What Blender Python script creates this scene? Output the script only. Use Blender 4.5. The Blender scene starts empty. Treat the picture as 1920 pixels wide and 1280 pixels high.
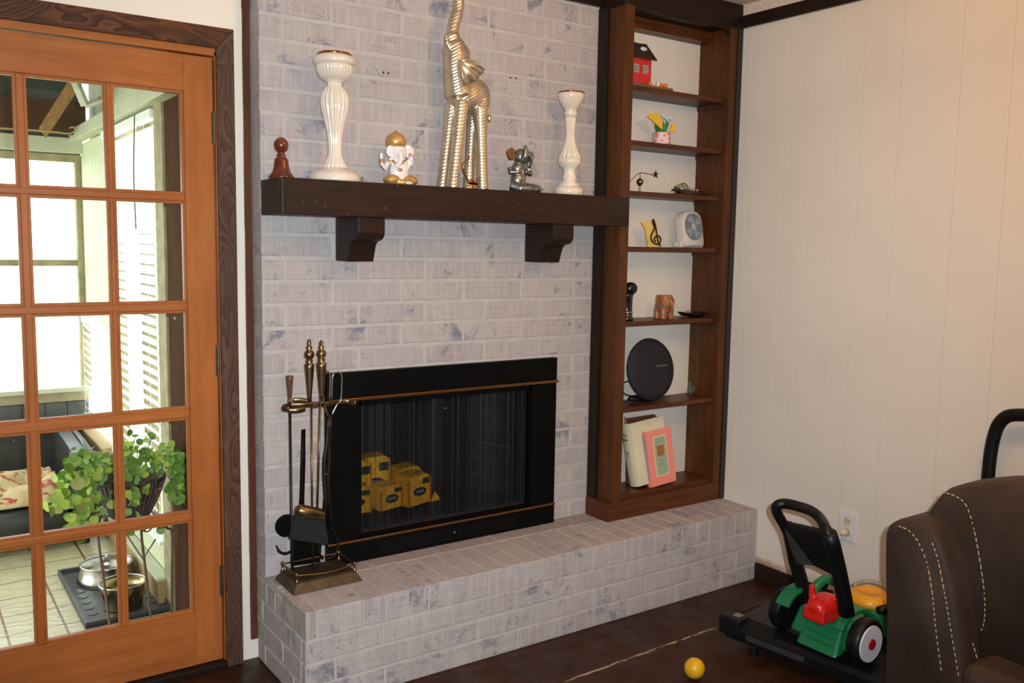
import bpy, bmesh, math, random
from mathutils import Vector, Matrix, noise as mnoise
random.seed(7)
PI = math.pi
S = bpy.context.scene
COL = S.collection

# ------------------------------------------------------------------ camera
CAM = Vector((-0.96, -2.7451, 1.3791)); YAW, PITCH, ROLL, FPX = .6096, -.1048, .0164, 1679.37
fw = Vector((math.sin(YAW)*math.cos(PITCH), math.cos(YAW)*math.cos(PITCH), math.sin(PITCH)))
rt = Vector((math.cos(YAW), -math.sin(YAW), 0)); up = rt.cross(fw)
rt2 = math.cos(ROLL)*rt + math.sin(ROLL)*up; up2 = -math.sin(ROLL)*rt + math.cos(ROLL)*up
cd = bpy.data.cameras.new('camera'); cam = bpy.data.objects.new('camera', cd); COL.objects.link(cam)
m = Matrix((rt2, up2, -fw)).transposed().to_4x4(); m.translation = CAM; cam.matrix_world = m
cd.sensor_width = 36; cd.lens = FPX*36/1920; cd.clip_start = .05; S.camera = cam

# ------------------------------------------------------------------ world, lights, exposure
w = bpy.data.worlds.new('sky'); S.world = w; w.use_nodes = True
w.node_tree.nodes['Background'].inputs[0].default_value = (.93, .98, 1, 1)
w.node_tree.nodes['Background'].inputs[1].default_value = 4.6
def area(name, loc, target, size, power, col):
    l = bpy.data.lights.new(name, 'AREA'); l.shape = 'DISK'; l.size = size; l.energy = power; l.color = col
    o = bpy.data.objects.new(name, l); COL.objects.link(o); o.location = loc
    o.rotation_euler = (Vector(target)-Vector(loc)).to_track_quat('-Z', 'Y').to_euler(); return o
def point(name, loc, r, power, col):
    l = bpy.data.lights.new(name, 'POINT'); l.shadow_soft_size = r; l.energy = power; l.color = col
    o = bpy.data.objects.new(name, l); COL.objects.link(o); o.location = loc; return o
point('ceiling_lamp', (1.0, -2.1, 2.24), .09, 16.5, (1, .66, .33))
area('lamp_uplight', (.75, -1.5, 2.05), (.75, -1.4, 3), .3, 15, (1, .58, .26))
fl = bpy.data.lights.new('camera_flash', 'SPOT'); fl.energy = 282; fl.color = (.84, .93, 1.0); fl.shadow_soft_size = .012
fl.spot_size = math.radians(96); fl.spot_blend = 1.0
flash = bpy.data.objects.new('camera_flash', fl); COL.objects.link(flash); flash.location = CAM + rt2*.06 + up2*.05 - fw*.02
flash.rotation_euler = (Vector((.62, 0, 1.12))-flash.location).to_track_quat('-Z', 'Y').to_euler()
area('room_window_daylight', (-2.6, -3.4, 1.6), (0, -1, .8), 1.4, 12, (.8, .9, 1))  # added cool fill that brightens the room; no window stands there
S.view_settings.view_transform = 'Standard'; S.view_settings.look = 'None'
S.view_settings.gamma = 1; S.view_settings.use_curve_mapping = False; S.view_settings.exposure = 0
S.cycles.max_bounces = 8; S.cycles.transparent_max_bounces = 16

# ------------------------------------------------------------------ helpers
def at(u, v, Y=None, X=None, Z=None):
    r = rt2*((u-960)/FPX) + up2*(-(v-640)/FPX) + fw
    i, val = (1, Y) if Y is not None else (0, X) if X is not None else (2, Z)
    return CAM + r*((val-CAM[i])/r[i])
def lin(c):
    return tuple((x/255/12.92 if x/255 <= .04045 else ((x/255+.055)/1.055)**2.4) for x in c)
class NT:
    def __init__(s, name):
        s.m = bpy.data.materials.new(name); s.m.use_nodes = True; s.t = s.m.node_tree; s.N = s.t.nodes
        s.b = s.N['Principled BSDF']; s.out = s.N['Material Output']
    def n(s, t, ins={}, **kw):
        x = s.N.new(t)
        for k, v in kw.items(): setattr(x, k, v)
        for k, v in ins.items():
            if isinstance(v, bpy.types.NodeSocket): s.t.links.new(v, x.inputs[k])
            else: x.inputs[k].default_value = v
        return x
    def l(s, a, b): s.t.links.new(a, b)
    def mix(s, fac, a, b, bt='MIX'):
        x = s.N.new('ShaderNodeMix'); x.data_type = 'RGBA'; x.blend_type = bt
        for i, v in ((0, fac), (6, a), (7, b)):
            if isinstance(v, bpy.types.NodeSocket): s.l(v, x.inputs[i])
            else: x.inputs[i].default_value = (*v, 1) if isinstance(v, tuple) and len(v) == 3 else v
        return x.outputs[2]
    def ramp(s, f, a, b):
        x = s.n('ShaderNodeMapRange', {0: f, 1: a, 2: b}); return x.outputs[0]
    def math(s, op, a, b=0.0):
        return s.n('ShaderNodeMath', {0: a, 1: b}, operation=op).outputs[0]
    def pos(s, scale=(1, 1, 1), obj=False):
        if obj: src = s.n('ShaderNodeTexCoord').outputs['Object']
        else: src = s.n('ShaderNodeNewGeometry').outputs['Position']
        return s.n('ShaderNodeMapping', {0: src, 3: scale}).outputs[0]
    def noise(s, vec, scale, detail=4, rough=.6, dist=0):
        return s.n('ShaderNodeTexNoise', {'Vector': vec, 'Scale': scale, 'Detail': detail, 'Roughness': rough, 'Distortion': dist}).outputs[0]
    def bump(s, h, strength, dist=.002):
        s.l(s.n('ShaderNodeBump', {'Height': h, 'Strength': strength, 'Distance': dist}).outputs[0], s.b.inputs['Normal'])
def mat(name, c, rough=.5, metal=0, var=0, vs=20, bump=0, bs=60, obj=True, coat=0, c2=None, spec=None):
    s = NT(name); s.b.inputs['Roughness'].default_value = rough; s.b.inputs['Metallic'].default_value = metal
    s.b.inputs['Coat Weight'].default_value = coat
    if spec is not None: s.b.inputs['Specular IOR Level'].default_value = spec
    c = lin(c); p = s.pos(obj=obj)
    if var or c2:
        c2 = lin(c2) if c2 else tuple(x*(1-var) for x in c)
        s.l(s.mix(s.ramp(s.noise(p, vs), .35, .65), c, c2), s.b.inputs['Base Color'])
    else: s.b.inputs['Base Color'].default_value = (*c, 1)
    if bump: s.bump(s.noise(p, bs), bump)
    return s.m
def wood(name, c1, c2, axis='z', rough=.45, scale=1.0, figure=0, specks=None, coat=.04, spec=.22):
    s = NT(name); a, b = lin(c1), lin(c2); st = {'x': (1.2, 14, 14), 'y': (14, 1.2, 14), 'z': (14, 14, 1.2)}[axis]
    p = s.pos(tuple(k*scale for k in st))
    f = s.noise(p, 4, 6, .65)
    fac = s.ramp(f, .3, .7)
    if figure:
        q = s.pos(tuple(k*scale*figure for k in {'x': (1, 5, 5), 'y': (5, 1, 5), 'z': (5, 5, 1)}[axis]))
        n = s.noise(q, 1.3, 2, .5, .6)
        rings = s.math('FRACT', s.math('MULTIPLY', n, 22.0))
        fac = s.math('ADD', s.math('MULTIPLY', s.ramp(rings, .0, .8), .75), s.math('MULTIPLY', fac, .3))
    c = s.mix(fac, a, b)
    big = s.noise(s.pos(), 3.0, 3)
    c = s.mix(s.math('MULTIPLY', s.ramp(big, .35, .7), .45), c, tuple(k*.6 for k in b))
    if specks: c = s.mix(s.ramp(s.noise(s.pos(), 70, 2, .5), .69, .74), c, lin(specks))
    s.l(c, s.b.inputs['Base Color']); s.b.inputs['Roughness'].default_value = rough; s.b.inputs['Coat Weight'].default_value = coat
    s.b.inputs['Coat Roughness'].default_value = .25; s.b.inputs['Specular IOR Level'].default_value = spec
    s.bump(f, .25, .001); return s.m

class B:
    """collects shapes into one bmesh"""
    def __init__(s): s.bm = bmesh.new()
    def box(s, x0, x1, y0, y1, z0, z1, rot=None, piv=None):
        x0, x1 = sorted((x0, x1)); y0, y1 = sorted((y0, y1)); z0, z1 = sorted((z0, z1))
        vs = [s.bm.verts.new((x, y, z)) for x in (x0, x1) for y in (y0, y1) for z in (z0, z1)]
        for f in ((0, 1, 3, 2), (4, 6, 7, 5), (0, 4, 5, 1), (2, 3, 7, 6), (0, 2, 6, 4), (1, 5, 7, 3)): s.bm.faces.new([vs[i] for i in f])
        if rot is not None:
            c = Vector(piv) if piv else Vector(((x0+x1)/2, (y0+y1)/2, (z0+z1)/2))
            for v in vs: v.co = c + rot @ (v.co-c)
        return s
    def hexa(s, b4, t4):
        vs = [s.bm.verts.new(p) for p in list(b4)+list(t4)]
        for f in ((3, 2, 1, 0), (4, 5, 6, 7), (0, 1, 5, 4), (1, 2, 6, 5), (2, 3, 7, 6), (3, 0, 4, 7)): s.bm.faces.new([vs[i] for i in f])
        return s
    def tube(s, pts, r, seg=8, closed=False, flat=1.0, caps=True, upv=None):
        pts = [Vector(p) for p in pts]; n = len(pts); rs = r if isinstance(r, (list, tuple)) else [r]*n
        rings = []; prev = None
        for i, p in enumerate(pts):
            if closed: t = pts[(i+1) % n]-pts[i-1]
            else: t = (pts[min(i+1, n-1)]-pts[max(i-1, 0)])
            t.normalize()
            if prev is None:
                a = Vector(upv) if upv else (Vector((0, 0, 1)) if abs(t.z) < .9 else Vector((1, 0, 0)))
                a = (a - t*a.dot(t)).normalized()
            else: a = (prev - t*prev.dot(t)).normalized()
            prev = a; b = t.cross(a)
            rings.append([s.bm.verts.new(p + a*math.cos(k*2*PI/seg)*rs[i] + b*math.sin(k*2*PI/seg)*rs[i]*flat) for k in range(seg)])
        for i in range(n if closed else n-1):
            A, Bq = rings[i], rings[(i+1) % n]
            for k in range(seg): s.bm.faces.new((A[k], A[(k+1) % seg], Bq[(k+1) % seg], Bq[k]))
        if not closed and caps:
            s.bm.faces.new(rings[0][::-1]); s.bm.faces.new(rings[-1])
        return s
    def lathe(s, prof, c=(0, 0, 0), seg=24, flute=None, M=None):
        rings = []; c = Vector(c)
        for (r, z) in prof:
            ring = []
            for k in range(seg):
                th = k*2*PI/seg; rr = r
                if flute and flute[2] <= z <= flute[3]: rr = r*(1-flute[1]*(.5+.5*math.cos(flute[0]*th)))
                v = Vector((rr*math.cos(th), rr*math.sin(th), z))
                if M is not None: v = M @ v
                ring.append(s.bm.verts.new(c+v))
            rings.append(ring)
        for A, Bq in zip(rings, rings[1:]):
            for k in range(seg): s.bm.faces.new((A[k], A[(k+1) % seg], Bq[(k+1) % seg], Bq[k]))
        if prof[0][0] > 1e-5: s.bm.faces.new(rings[0][::-1])
        if prof[-1][0] > 1e-5: s.bm.faces.new(rings[-1])
        return s
    def ball(s, c, r, seg=16, rot=None):
        r = (r, r, r) if not isinstance(r, tuple) else r
        M = Matrix.Translation(c) @ (rot.to_4x4() if rot is not None else Matrix.Identity(4)) @ Matrix.Diagonal((*r, 1))
        bmesh.ops.create_uvsphere(s.bm, u_segments=seg, v_segments=max(6, seg*2//3), radius=1, matrix=M); return s
    def prism(s, poly, a0, a1, axis='y'):
        """poly of 2-d points extruded along axis: y -> (x,z), x -> (y,z), z -> (x,y)"""
        def P(p, a): return {'y': (p[0], a, p[1]), 'x': (a, p[0], p[1]), 'z': (p[0], p[1], a)}[axis]
        A = [s.bm.verts.new(P(p, a0)) for p in poly]; Bq = [s.bm.verts.new(P(p, a1)) for p in poly]; n = len(poly)
        s.bm.faces.new(A); s.bm.faces.new(Bq[::-1])
        for i in range(n): s.bm.faces.new((A[i], Bq[i], Bq[(i+1) % n], A[(i+1) % n]))
        return s
def obj(name, b, mt, parent=None, bevel=0, smooth=False, world=False, remesh=0, subsurf=0, kind=None, label=None, solid=0):
    me = bpy.data.meshes.new(name)
    if world and parent is not None:
        off = parent.location
        for v in b.bm.verts: v.co -= off
    bmesh.ops.remove_doubles(b.bm, verts=b.bm.verts, dist=1e-6)
    bmesh.ops.recalc_face_normals(b.bm, faces=b.bm.faces)
    b.bm.to_mesh(me); b.bm.free(); me.materials.append(mt)
    if smooth or remesh:
        for p in me.polygons: p.use_smooth = True
    o = bpy.data.objects.new(name, me); COL.objects.link(o)
    if parent is not None: o.parent = parent
    if solid:
        x = o.modifiers.new('s', 'SOLIDIFY'); x.thickness = solid; x.offset = 0
    if remesh:
        x = o.modifiers.new('r', 'REMESH'); x.mode = 'VOXEL'; x.voxel_size = remesh; x.use_smooth_shade = True
        y = o.modifiers.new('s', 'SMOOTH'); y.factor = .5; y.iterations = 4
    if subsurf:
        x = o.modifiers.new('ss', 'SUBSURF'); x.levels = subsurf; x.render_levels = subsurf
    if bevel:
        x = o.modifiers.new('b', 'BEVEL'); x.width = bevel; x.segments = 2; x.limit_method = 'ANGLE'; x.angle_limit = .6
    if smooth == 'auto':
        o.modifiers.new('e', 'EDGE_SPLIT').split_angle = .6
    if kind: o['kind'] = kind
    if label: o['label'] = label
    return o
def thing(name, label, cat, loc=(0, 0, 0), rotz=0, group=None):
    o = bpy.data.objects.new(name, None); COL.objects.link(o); o.location = loc; o.rotation_euler = (0, 0, rotz)
    o.empty_display_size = .02; o['label'] = label; o['category'] = cat
    if group: o['group'] = group
    return o
def tag(o, label, cat, group=None):
    o['label'] = label; o['category'] = cat
    if group: o['group'] = group
    return o
def struct(name, b, m_, **k):
    return obj(name, b, m_, kind='structure', **k)
def bezier(pts, n=8):
    """Catmull-Rom through pts"""
    P = [Vector(p) for p in pts]; P = [P[0]*2-P[1]]+P+[P[-1]*2-P[-2]]; out = []
    for i in range(1, len(P)-2):
        for k in range(n):
            t = k/n; a, b, c, d = P[i-1], P[i], P[i+1], P[i+2]
            out.append(.5*((2*b)+(c-a)*t+(2*a-5*b+4*c-d)*t*t+(3*b-a-3*c+d)*t**3))
    out.append(P[-2]); return out
def text(name, body, size, mt, parent, loc, rot, depth=.0004, align='CENTER'):
    cu = bpy.data.curves.new(name, 'FONT'); cu.body = body; cu.size = size; cu.extrude = depth; cu.align_x = align; cu.align_y = 'CENTER'
    cu.resolution_u = 2
    tmp = bpy.data.objects.new(name, cu); COL.objects.link(tmp); bpy.context.view_layer.update()
    me = bpy.data.meshes.new_from_object(tmp.evaluated_get(bpy.context.evaluated_depsgraph_get())); bpy.data.objects.remove(tmp)
    o = bpy.data.objects.new(name, me); COL.objects.link(o); me.materials.clear(); me.materials.append(mt); o.parent = parent; o.location = loc; o.rotation_euler = rot; return o

# ------------------------------------------------------------------ materials
def brick_material(name, tint, top=False):
    s = NT(name); p = s.pos()
    base = s.mix(s.ramp(s.noise(p, 9, 3), .3, .7), lin(tint[0]), lin(tint[1]))
    rnd = s.n('ShaderNodeObjectInfo').outputs['Random']
    base = s.mix(s.math('MULTIPLY', rnd, .45), base, lin(tint[2]))
    # vertical brushed streaks of whitewash
    st = s.noise(s.pos((55, 55, 5)), 1.5, 4)
    st2 = s.noise(s.pos((5, 5, 70)), 1.5, 4)
    base = s.mix(s.math('MULTIPLY', s.ramp(st, .42, .7), .45), base, lin((204, 198, 193)))
    base = s.mix(s.math('MULTIPLY', s.ramp(st2, .5, .75), .35), base, lin((140, 134, 136)))
    bl = s.ramp(s.noise(p, 8, 5, .75, .5), .56, .66)
    base = s.mix(s.math('MULTIPLY', bl, .75 if not top else .35), base, lin((104, 112, 130)))
    if top:
        base = s.mix(s.math('MULTIPLY', s.ramp(s.noise(p, 7, 4), .6, .75), .6), base, lin((120, 100, 98)))
    mask = s.ramp(s.noise(p, 4, 3), .45, .62)
    pit = s.math('MULTIPLY', s.ramp(s.noise(p, 160, 3, .55), .62, .68), mask)
    base = s.mix(s.math('MULTIPLY', pit, .75), base, lin((70, 64, 74)))
    s.l(base, s.b.inputs['Base Color']); s.b.inputs['Roughness'].default_value = .75; s.b.inputs['Specular IOR Level'].default_value = .25
    h = s.math('ADD', s.noise(p, 60, 5), s.math('MULTIPLY', s.noise(p, 250, 3), .5)); s.bump(h, .5, .0025)
    return s.m
M_brick = brick_material('whitewashed_brick', ((180, 171, 168), (168, 157, 158), (190, 181, 175)))
M_bricktop = brick_material('whitewashed_brick_top', ((166, 152, 146), (154, 140, 137), (176, 162, 154)), True)
M_mortar = mat('painted_mortar', (192, 186, 180), .85, var=.12, vs=12, bump=.5, bs=120, obj=False, spec=.2)
def panel_mat(name, c, c2):
    s = NT(name); p = s.pos()
    col = s.mix(s.ramp(s.noise(p, 2.2, 3), .3, .7), lin(c), lin(c2))
    if 'panel' in name:   # rusty damp mark just above the baseboard beside the hearth
        sep = s.n('ShaderNodeSeparateXYZ', {0: p}); nz = s.noise(p, 22, 4)
        zz = s.math('SUBTRACT', 1.0, s.ramp(s.math('ADD', sep.outputs[2], s.math('MULTIPLY', nz, -.05)), .055, .085))
        yy_ = s.ramp(sep.outputs[1], -.75, -.40)
        col = s.mix(s.math('MULTIPLY', s.math('MULTIPLY', zz, yy_), .8), col, lin((170, 118, 70)))
    s.l(col, s.b.inputs['Base Color']); s.b.inputs['Roughness'].default_value = .5
    s.b.inputs['Specular IOR Level'].default_value = .35
    s.bump(s.noise(s.pos((30, 30, 3)), 4, 4), .12, .001); return s.m
M_wall = panel_mat('cream_painted_panel', (232, 224, 212), (226, 217, 204))
M_cream = panel_mat('cream_painted_wall', (244, 234, 218), (240, 229, 212))
M_ceil = mat('textured_ceiling', (238, 218, 200), .9, var=.25, vs=90, bump=1, bs=130, obj=False)
M_book = wood('bookcase_wood', (104, 60, 27), (72, 40, 19), 'z', .4)
M_bookx = wood('bookcase_wood_horizontal', (104, 58, 28), (72, 38, 20), 'x', .4)
M_dark = wood('dark_stained_wood', (46, 29, 21), (32, 20, 15), 'x', .5)
M_darkz = wood('dark_stained_wood_upright', (40, 26, 20), (27, 17, 14), 'z', .5)
M_mantel = wood('mantel_wood', (54, 35, 25), (38, 24, 17), 'x', .5, specks=(95, 52, 40))
M_door = wood('door_wood', (184, 112, 54), (162, 90, 42), 'z', .42, scale=.7)
M_doorx = wood('door_wood_rail', (186, 114, 56), (162, 90, 42), 'x', .42, scale=.7)
M_casez = wood('door_casing_wood', (108, 80, 64), (70, 48, 38), 'z', .5, figure=1.7)
M_casex = wood('door_casing_wood_head', (124, 74, 42), (60, 36, 23), 'x', .5, figure=1.5)
M_redtrim = wood('brown_red_trim', (104, 62, 40), (80, 44, 28), 'z', .5)
def floor_mat():
    s = NT('dark_stained_plywood'); p = s.pos()
    c = s.mix(s.ramp(s.noise(s.pos((2, 7, 1)), 3, 6, .7, 1.2), .3, .7), lin((66, 36, 22)), lin((42, 23, 16)))
    c = s.mix(s.math('MULTIPLY', s.ramp(s.noise(p, 2.5, 4), .5, .75), .5), c, lin((70, 40, 25)))
    c = s.mix(s.ramp(s.noise(p, 60, 3), .74, .78), c, lin((150, 130, 110)))
    sep = s.n('ShaderNodeSeparateXYZ', {0: p})
    # worn filler in the sheet seam
    line = s.math('SUBTRACT', 1.0, s.ramp(s.math('ABSOLUTE', s.math('ADD', sep.outputs[1], s.math('MULTIPLY_ADD' if False else 'ADD', .63, s.math('MULTIPLY', sep.outputs[0], -.03)))), .004, .008))
    xr = s.math('MULTIPLY', s.ramp(sep.outputs[0], .75, .8), s.math('SUBTRACT', 1.0, s.ramp(sep.outputs[0], 1.42, 1.5)))
    worn = s.ramp(s.noise(s.pos((9, 60, 1)), 2, 4), .47, .52)
    c = s.mix(s.math('MULTIPLY', s.math('MULTIPLY', line, xr), worn), c, lin((178, 158, 128)))
    s.l(c, s.b.inputs['Base Color']); s.b.inputs['Roughness'].default_value = .42
    s.b.inputs['Specular IOR Level'].default_value = .25; s.l(s.ramp(s.noise(p, 9, 4), .1, 1.0), s.b.inputs['Roughness']); s.bump(s.noise(s.pos((4, 14, 1)), 5, 5), .25, .002); return s.m
M_floor = floor_mat()
M_black = mat('black_enamel', (8, 8, 8), .55, var=.3, vs=3, spec=.12)
M_blackrough = mat('sooty_black', (26, 24, 24), .9, bump=.5)
M_blackplastic = mat('black_plastic', (17, 17, 18), .42, spec=.3, bump=.1, bs=200)
M_brass = mat('aged_brass', (140, 116, 82), .34, .95, var=.35, vs=30)
M_brassline = mat('brass_strip', (165, 120, 70), .35, 1)
M_brassdark = mat('tarnished_brass', (100, 86, 68), .5, .8, var=.4, vs=25, bump=.2)
M_iron = mat('dark_iron', (58, 48, 44), .42, .9)
M_glaze = mat('cream_glazed_ceramic', (238, 226, 208), .16, coat=.4, c2=(228, 212, 192), vs=15)
M_gold = mat('gold_paint', (222, 176, 104), .42, .5, var=.3, vs=90, bump=.3, bs=150)
M_copper = mat('copper_gold', (170, 100, 60), .2, 1)
M_white = mat('white_ceramic', (238, 234, 232), .25, coat=.3)
M_finial = mat('turned_mahogany', (112, 48, 24), .22, coat=.5, c2=(80, 30, 16), vs=12)
def silver(name, c, kind):
    s = NT(name); s.b.inputs['Metallic'].default_value = .85; s.b.inputs['Roughness'].default_value = .36
    p = s.pos()
    s.l(s.mix(s.ramp(s.noise(p, 30, 3), .35, .65), lin(c), tuple(k*.75 for k in lin(c))), s.b.inputs['Base Color'])
    if kind:
        w_ = s.n('ShaderNodeTexWave', {'Vector': s.n('ShaderNodeMapping', {0: p, 2: (0, .55, 0)}).outputs[0], 'Scale': 34.0, 'Distortion': .6, 'Detail': 1.0}, bands_direction='Z')
        s.bump(w_.outputs['Fac'], .35, .002)
    return s.m
M_silver = silver('champagne_silver', (224, 208, 180), 1)
M_silverear = silver('champagne_silver_smooth', (228, 212, 184), 0)
M_pewter = mat('polished_pewter', (165, 165, 162), .3, .9, var=.5, vs=60)
M_steel = mat('stainless_steel', (190, 188, 184), .2, 1)
M_blind = mat('white_blind_slat', (238, 242, 240), .5)
M_rafter = wood('rough_rafter', (150, 110, 60), (105, 70, 36), 'y', .7)
M_rafterx = wood('rough_beam', (92, 66, 42), (62, 42, 26), 'x', .7)
M_sheet = mat('galvanised_sheet', (190, 194, 184), .6, .1, var=.2, vs=4)
M_fascia = mat('pale_green_white_fascia', (196, 200, 172), .6, var=.1, vs=5)
M_porchboard = mat('pale_panel_boards', (214, 220, 186), .6, var=.1, vs=6)
M_post = mat('weathered_cream_post', (168, 158, 120), .7, var=.35, vs=14, bump=.4)
M_darkpost = wood('dark_porch_post', (88, 62, 44), (58, 38, 28), 'z', .9, coat=0, spec=.05)
M_tan = mat('tan_board', (176, 150, 104), .6, var=.2, vs=7, obj=False)
def tile_mat():
    s = NT('vinyl_tile_floor'); p = s.pos(); sep = s.n('ShaderNodeSeparateXYZ', {0: p})
    c = s.mix(s.ramp(s.noise(p, 4, 3), .3, .7), lin((206, 198, 160)), lin((186, 180, 146)))
    def lines(o, off, per, wd, col, c):
        f = s.math('FRACT', s.math('DIVIDE', s.math('ADD', o, off), per)); d = s.math('MULTIPLY', s.math('ABSOLUTE', s.math('SUBTRACT', f, .5)), per)
        return s.mix(s.math('SUBTRACT', 1.0, s.ramp(d, wd*.6, wd)), c, lin(col))
    # scroll print
    w_ = s.n('ShaderNodeTexWave', {'Vector': p, 'Scale': 5.0, 'Distortion': 12.0, 'Detail': 2.0, 'Detail Scale': 1.6}, wave_type='RINGS')
    c = s.mix(s.math('MULTIPLY', s.ramp(w_.outputs['Fac'], .9, .98), .45), c, lin((176, 140, 96)))
    c = lines(sep.outputs[0], 10.11, .195, .0058, (120, 84, 56), c)
    c = lines(sep.outputs[1], 10.05, .195, .005, (112, 102, 72), c)
    s.l(c, s.b.inputs['Base Color']); s.b.inputs['Roughness'].default_value = .28; s.bump(w_.outputs['Fac'], .25, .002); return s.m
M_tile = tile_mat()
def leather():
    s = NT('brown_suede_leather'); p = s.pos()
    c = s.mix(s.ramp(s.noise(p, 6, 5, .65), .3, .7), lin((72, 58, 49)), lin((56, 43, 36)))
    c = s.mix(s.math('MULTIPLY', s.ramp(s.noise(p, 4, 3), .52, .7), .5), c, lin((82, 55, 41)))
    s.l(c, s.b.inputs['Base Color']); s.b.inputs['Roughness'].default_value = .6; s.b.inputs['Specular IOR Level'].default_value = .25
    s.bump(s.math('ADD', s.noise(p, 12, 4), s.math('MULTIPLY', s.noise(p, 300, 2), .25)), .5, .006); return s.m
M_leather = leather()
M_stitch = mat('tan_thread', (205, 178, 140), .7)
def glass_mat():
    s = NT('door_glass'); tr = s.n('ShaderNodeBsdfTransparent', {0: (.97, .98, .96, 1)}); gl = s.n('ShaderNodeBsdfGlossy', {'Roughness': .02})
    f = s.n('ShaderNodeFresnel', {0: 1.45}); dirt = s.ramp(s.noise(s.pos(), 45, 3), .7, .76)
    df = s.n('ShaderNodeBsdfDiffuse', {0: (.8, .8, .75, 1)})
    mx = s.n('ShaderNodeMixShader', {0: f.outputs[0], 1: tr.outputs[0], 2: gl.outputs[0]})
    mx2 = s.n('ShaderNodeMixShader', {0: s.math('MULTIPLY', dirt, .25), 1: mx.outputs[0], 2: df.outputs[0]})
    s.l(mx2.outputs[0], s.out.inputs[0]); return s.m
M_glass = glass_mat()
def mesh_mat():
    s = NT('woven_spark_screen'); p = s.pos(obj=True)
    sep = s.n('ShaderNodeSeparateXYZ', {0: p}); a = s.math('ADD', sep.outputs[0], sep.outputs[2]); b = s.math('SUBTRACT', sep.outputs[0], sep.outputs[2])
    def g(o): return s.math('GREATER_THAN', s.math('FRACT', s.math('MULTIPLY', o, 160.0)), .70)
    f = s.math('MAXIMUM', g(a), g(b))
    tr = s.n('ShaderNodeBsdfTransparent'); s.b.inputs['Base Color'].default_value = (*lin((40, 38, 38)), 1); s.b.inputs['Metallic'].default_value = .6; s.b.inputs['Roughness'].default_value = .5
    mx = s.n('ShaderNodeMixShader', {0: f, 1: tr.outputs[0], 2: s.b.outputs[0]}); s.l(mx.outputs[0], s.out.inputs[0]); return s.m
M_screen = mesh_mat()

# ------------------------------------------------------------------ room shell
CEIL = 2.39; XR = 2.0; WY = .09; XL = -3.2; YB = -4.4
struct('floor', B().box(XL, XR, YB, WY+.06, -.08, 0), M_floor)
struct('ceiling', B().box(XL, XR+.1, YB, .6, CEIL, CEIL+.08), M_ceil)
struct('wall_back', B().box(XL, XR, YB-.1, YB, 0, CEIL), M_cream)
struct('wall_left', B().box(XL-.1, XL, YB-.1, WY+.1, 0, CEIL), M_cream)
# right wall of grooved vertical panelling: each strip is a plank
wr = struct('wall_right', B().box(XR+.003, XR+.1, YB, .6, 0, CEIL), M_wall)
gr = [.2, -.02, -.195, -.38, -.48, -.62, -.72, -.87, -1.086, -1.253, -1.46, -1.56, -1.70, -1.80, -1.96, -2.17, -2.34, -2.56, -2.75, -2.97, -3.2, -3.43, -3.65, -3.9, -4.15, -4.4]
for a, b_ in zip(gr, gr[1:]):
    obj('panel', B().box(XR, XR+.012, b_+.0007, a-.0007, .07, 2.293), M_wall, wr, bevel=.0012)
obj('upper_band', B().box(XR-.001, XR+.012, YB, .1, 2.34, CEIL), M_ceil, wr, label='textured band above the dark trim')
struct('trim_1', B().box(XR-.018, XR, YB, -.145, 2.293, 2.342), M_dark, bevel=.003)
struct('baseboard_right', B().box(XR-.014, XR, YB, -.338, 0, .075), M_dark, bevel=.004)
# wall containing the french door
DX0, DX1, DZ = -.945, -.114, 1.939
wl = B(); wl.box(XL, DX0-.012, WY, WY+.1, 0, CEIL); wl.box(DX0-.012, DX1+.008, WY, WY+.1, DZ+.01, CEIL); wl.box(DX1+.008, .02, WY, WY+.1, 0, CEIL)
struct('wall_front', wl, M_cream)
t2 = B()
for i in range(24):   # ragged painted edge strip
    z0 = .07+i*(2.32/24); z1 = z0+2.32/24; t2.box(-.022+random.uniform(-.0006, .0006), -.001, WY-.012, WY, z0, z1)
struct('trim_2', t2, M_redtrim)
# casing
cz = struct('trim_3', B().prism([(-.107, 0), (-.053, 0), (-.053, 2.028), (-.107, 1.966)], WY-.02, WY, 'y'), M_casez, bevel=.002)
struct('trim_4', B().prism([(-.107, 1.966), (-.053, 2.028), (-1.01, 2.028), (-.952, 1.966)], WY-.02, WY, 'y'), M_casex, bevel=.002)
struct('trim_5', B().prism([(-.952, 0), (-.952, 1.966), (-1.01, 2.028), (-1.01, 0)], WY-.02, WY, 'y'), M_casez, bevel=.002)
jb = B(); jb.box(-.110, -.106, WY-.008, WY+.1, 0, 1.955); jb.box(-.952, -.106, WY-.008, WY+.1, 1.944, 1.966); jb.box(-.955, -.949, WY-.008, WY+.1, 0, 1.95)
struct('door_jamb', jb, M_doorx)
struct('threshold', B().box(-.952, -.106, WY-.03, WY+.1, .0, .022), M_darkz, bevel=.003)

# ------------------------------------------------------------------ french door
dr = thing('door_1', 'orange-brown wooden french door with fifteen glass panes', 'door', (DX1, WY, .024))
dr['kind'] = 'structure'
y0, y1 = WY+.0, WY+.04
def dpart(n, b, mm, **k): return obj(n, b, mm, dr, world=True, **k)
cols = [(-.857, -.651), (-.624, -.42), (-.40, -.205)]
rows = [(1.828, 1.527), (1.4985, 1.195), (1.164, .8645), (.828, .529), (.498, .203)]
dpart('stile', B().box(-.205+.004, DX1, y0, y1, .024, DZ), M_door, bevel=.002)
dpart('stile', B().box(DX0, -.857-.004, y0, y1, .024, DZ), M_door, bevel=.002)
dpart('rail', B().box(-.861, -.201, y0, y1, 1.832, DZ), M_doorx, bevel=.001)
dpart('rail', B().box(-.861, -.201, y0, y1, .024, .199), M_doorx, bevel=.001)
for (a, b_) in ((-.651, -.624), (-.42, -.40)): dpart('muntin', B().box(a+.003, b_-.003, y0+.006, y1-.006, .198, 1.833), M_door, bevel=.004)
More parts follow.
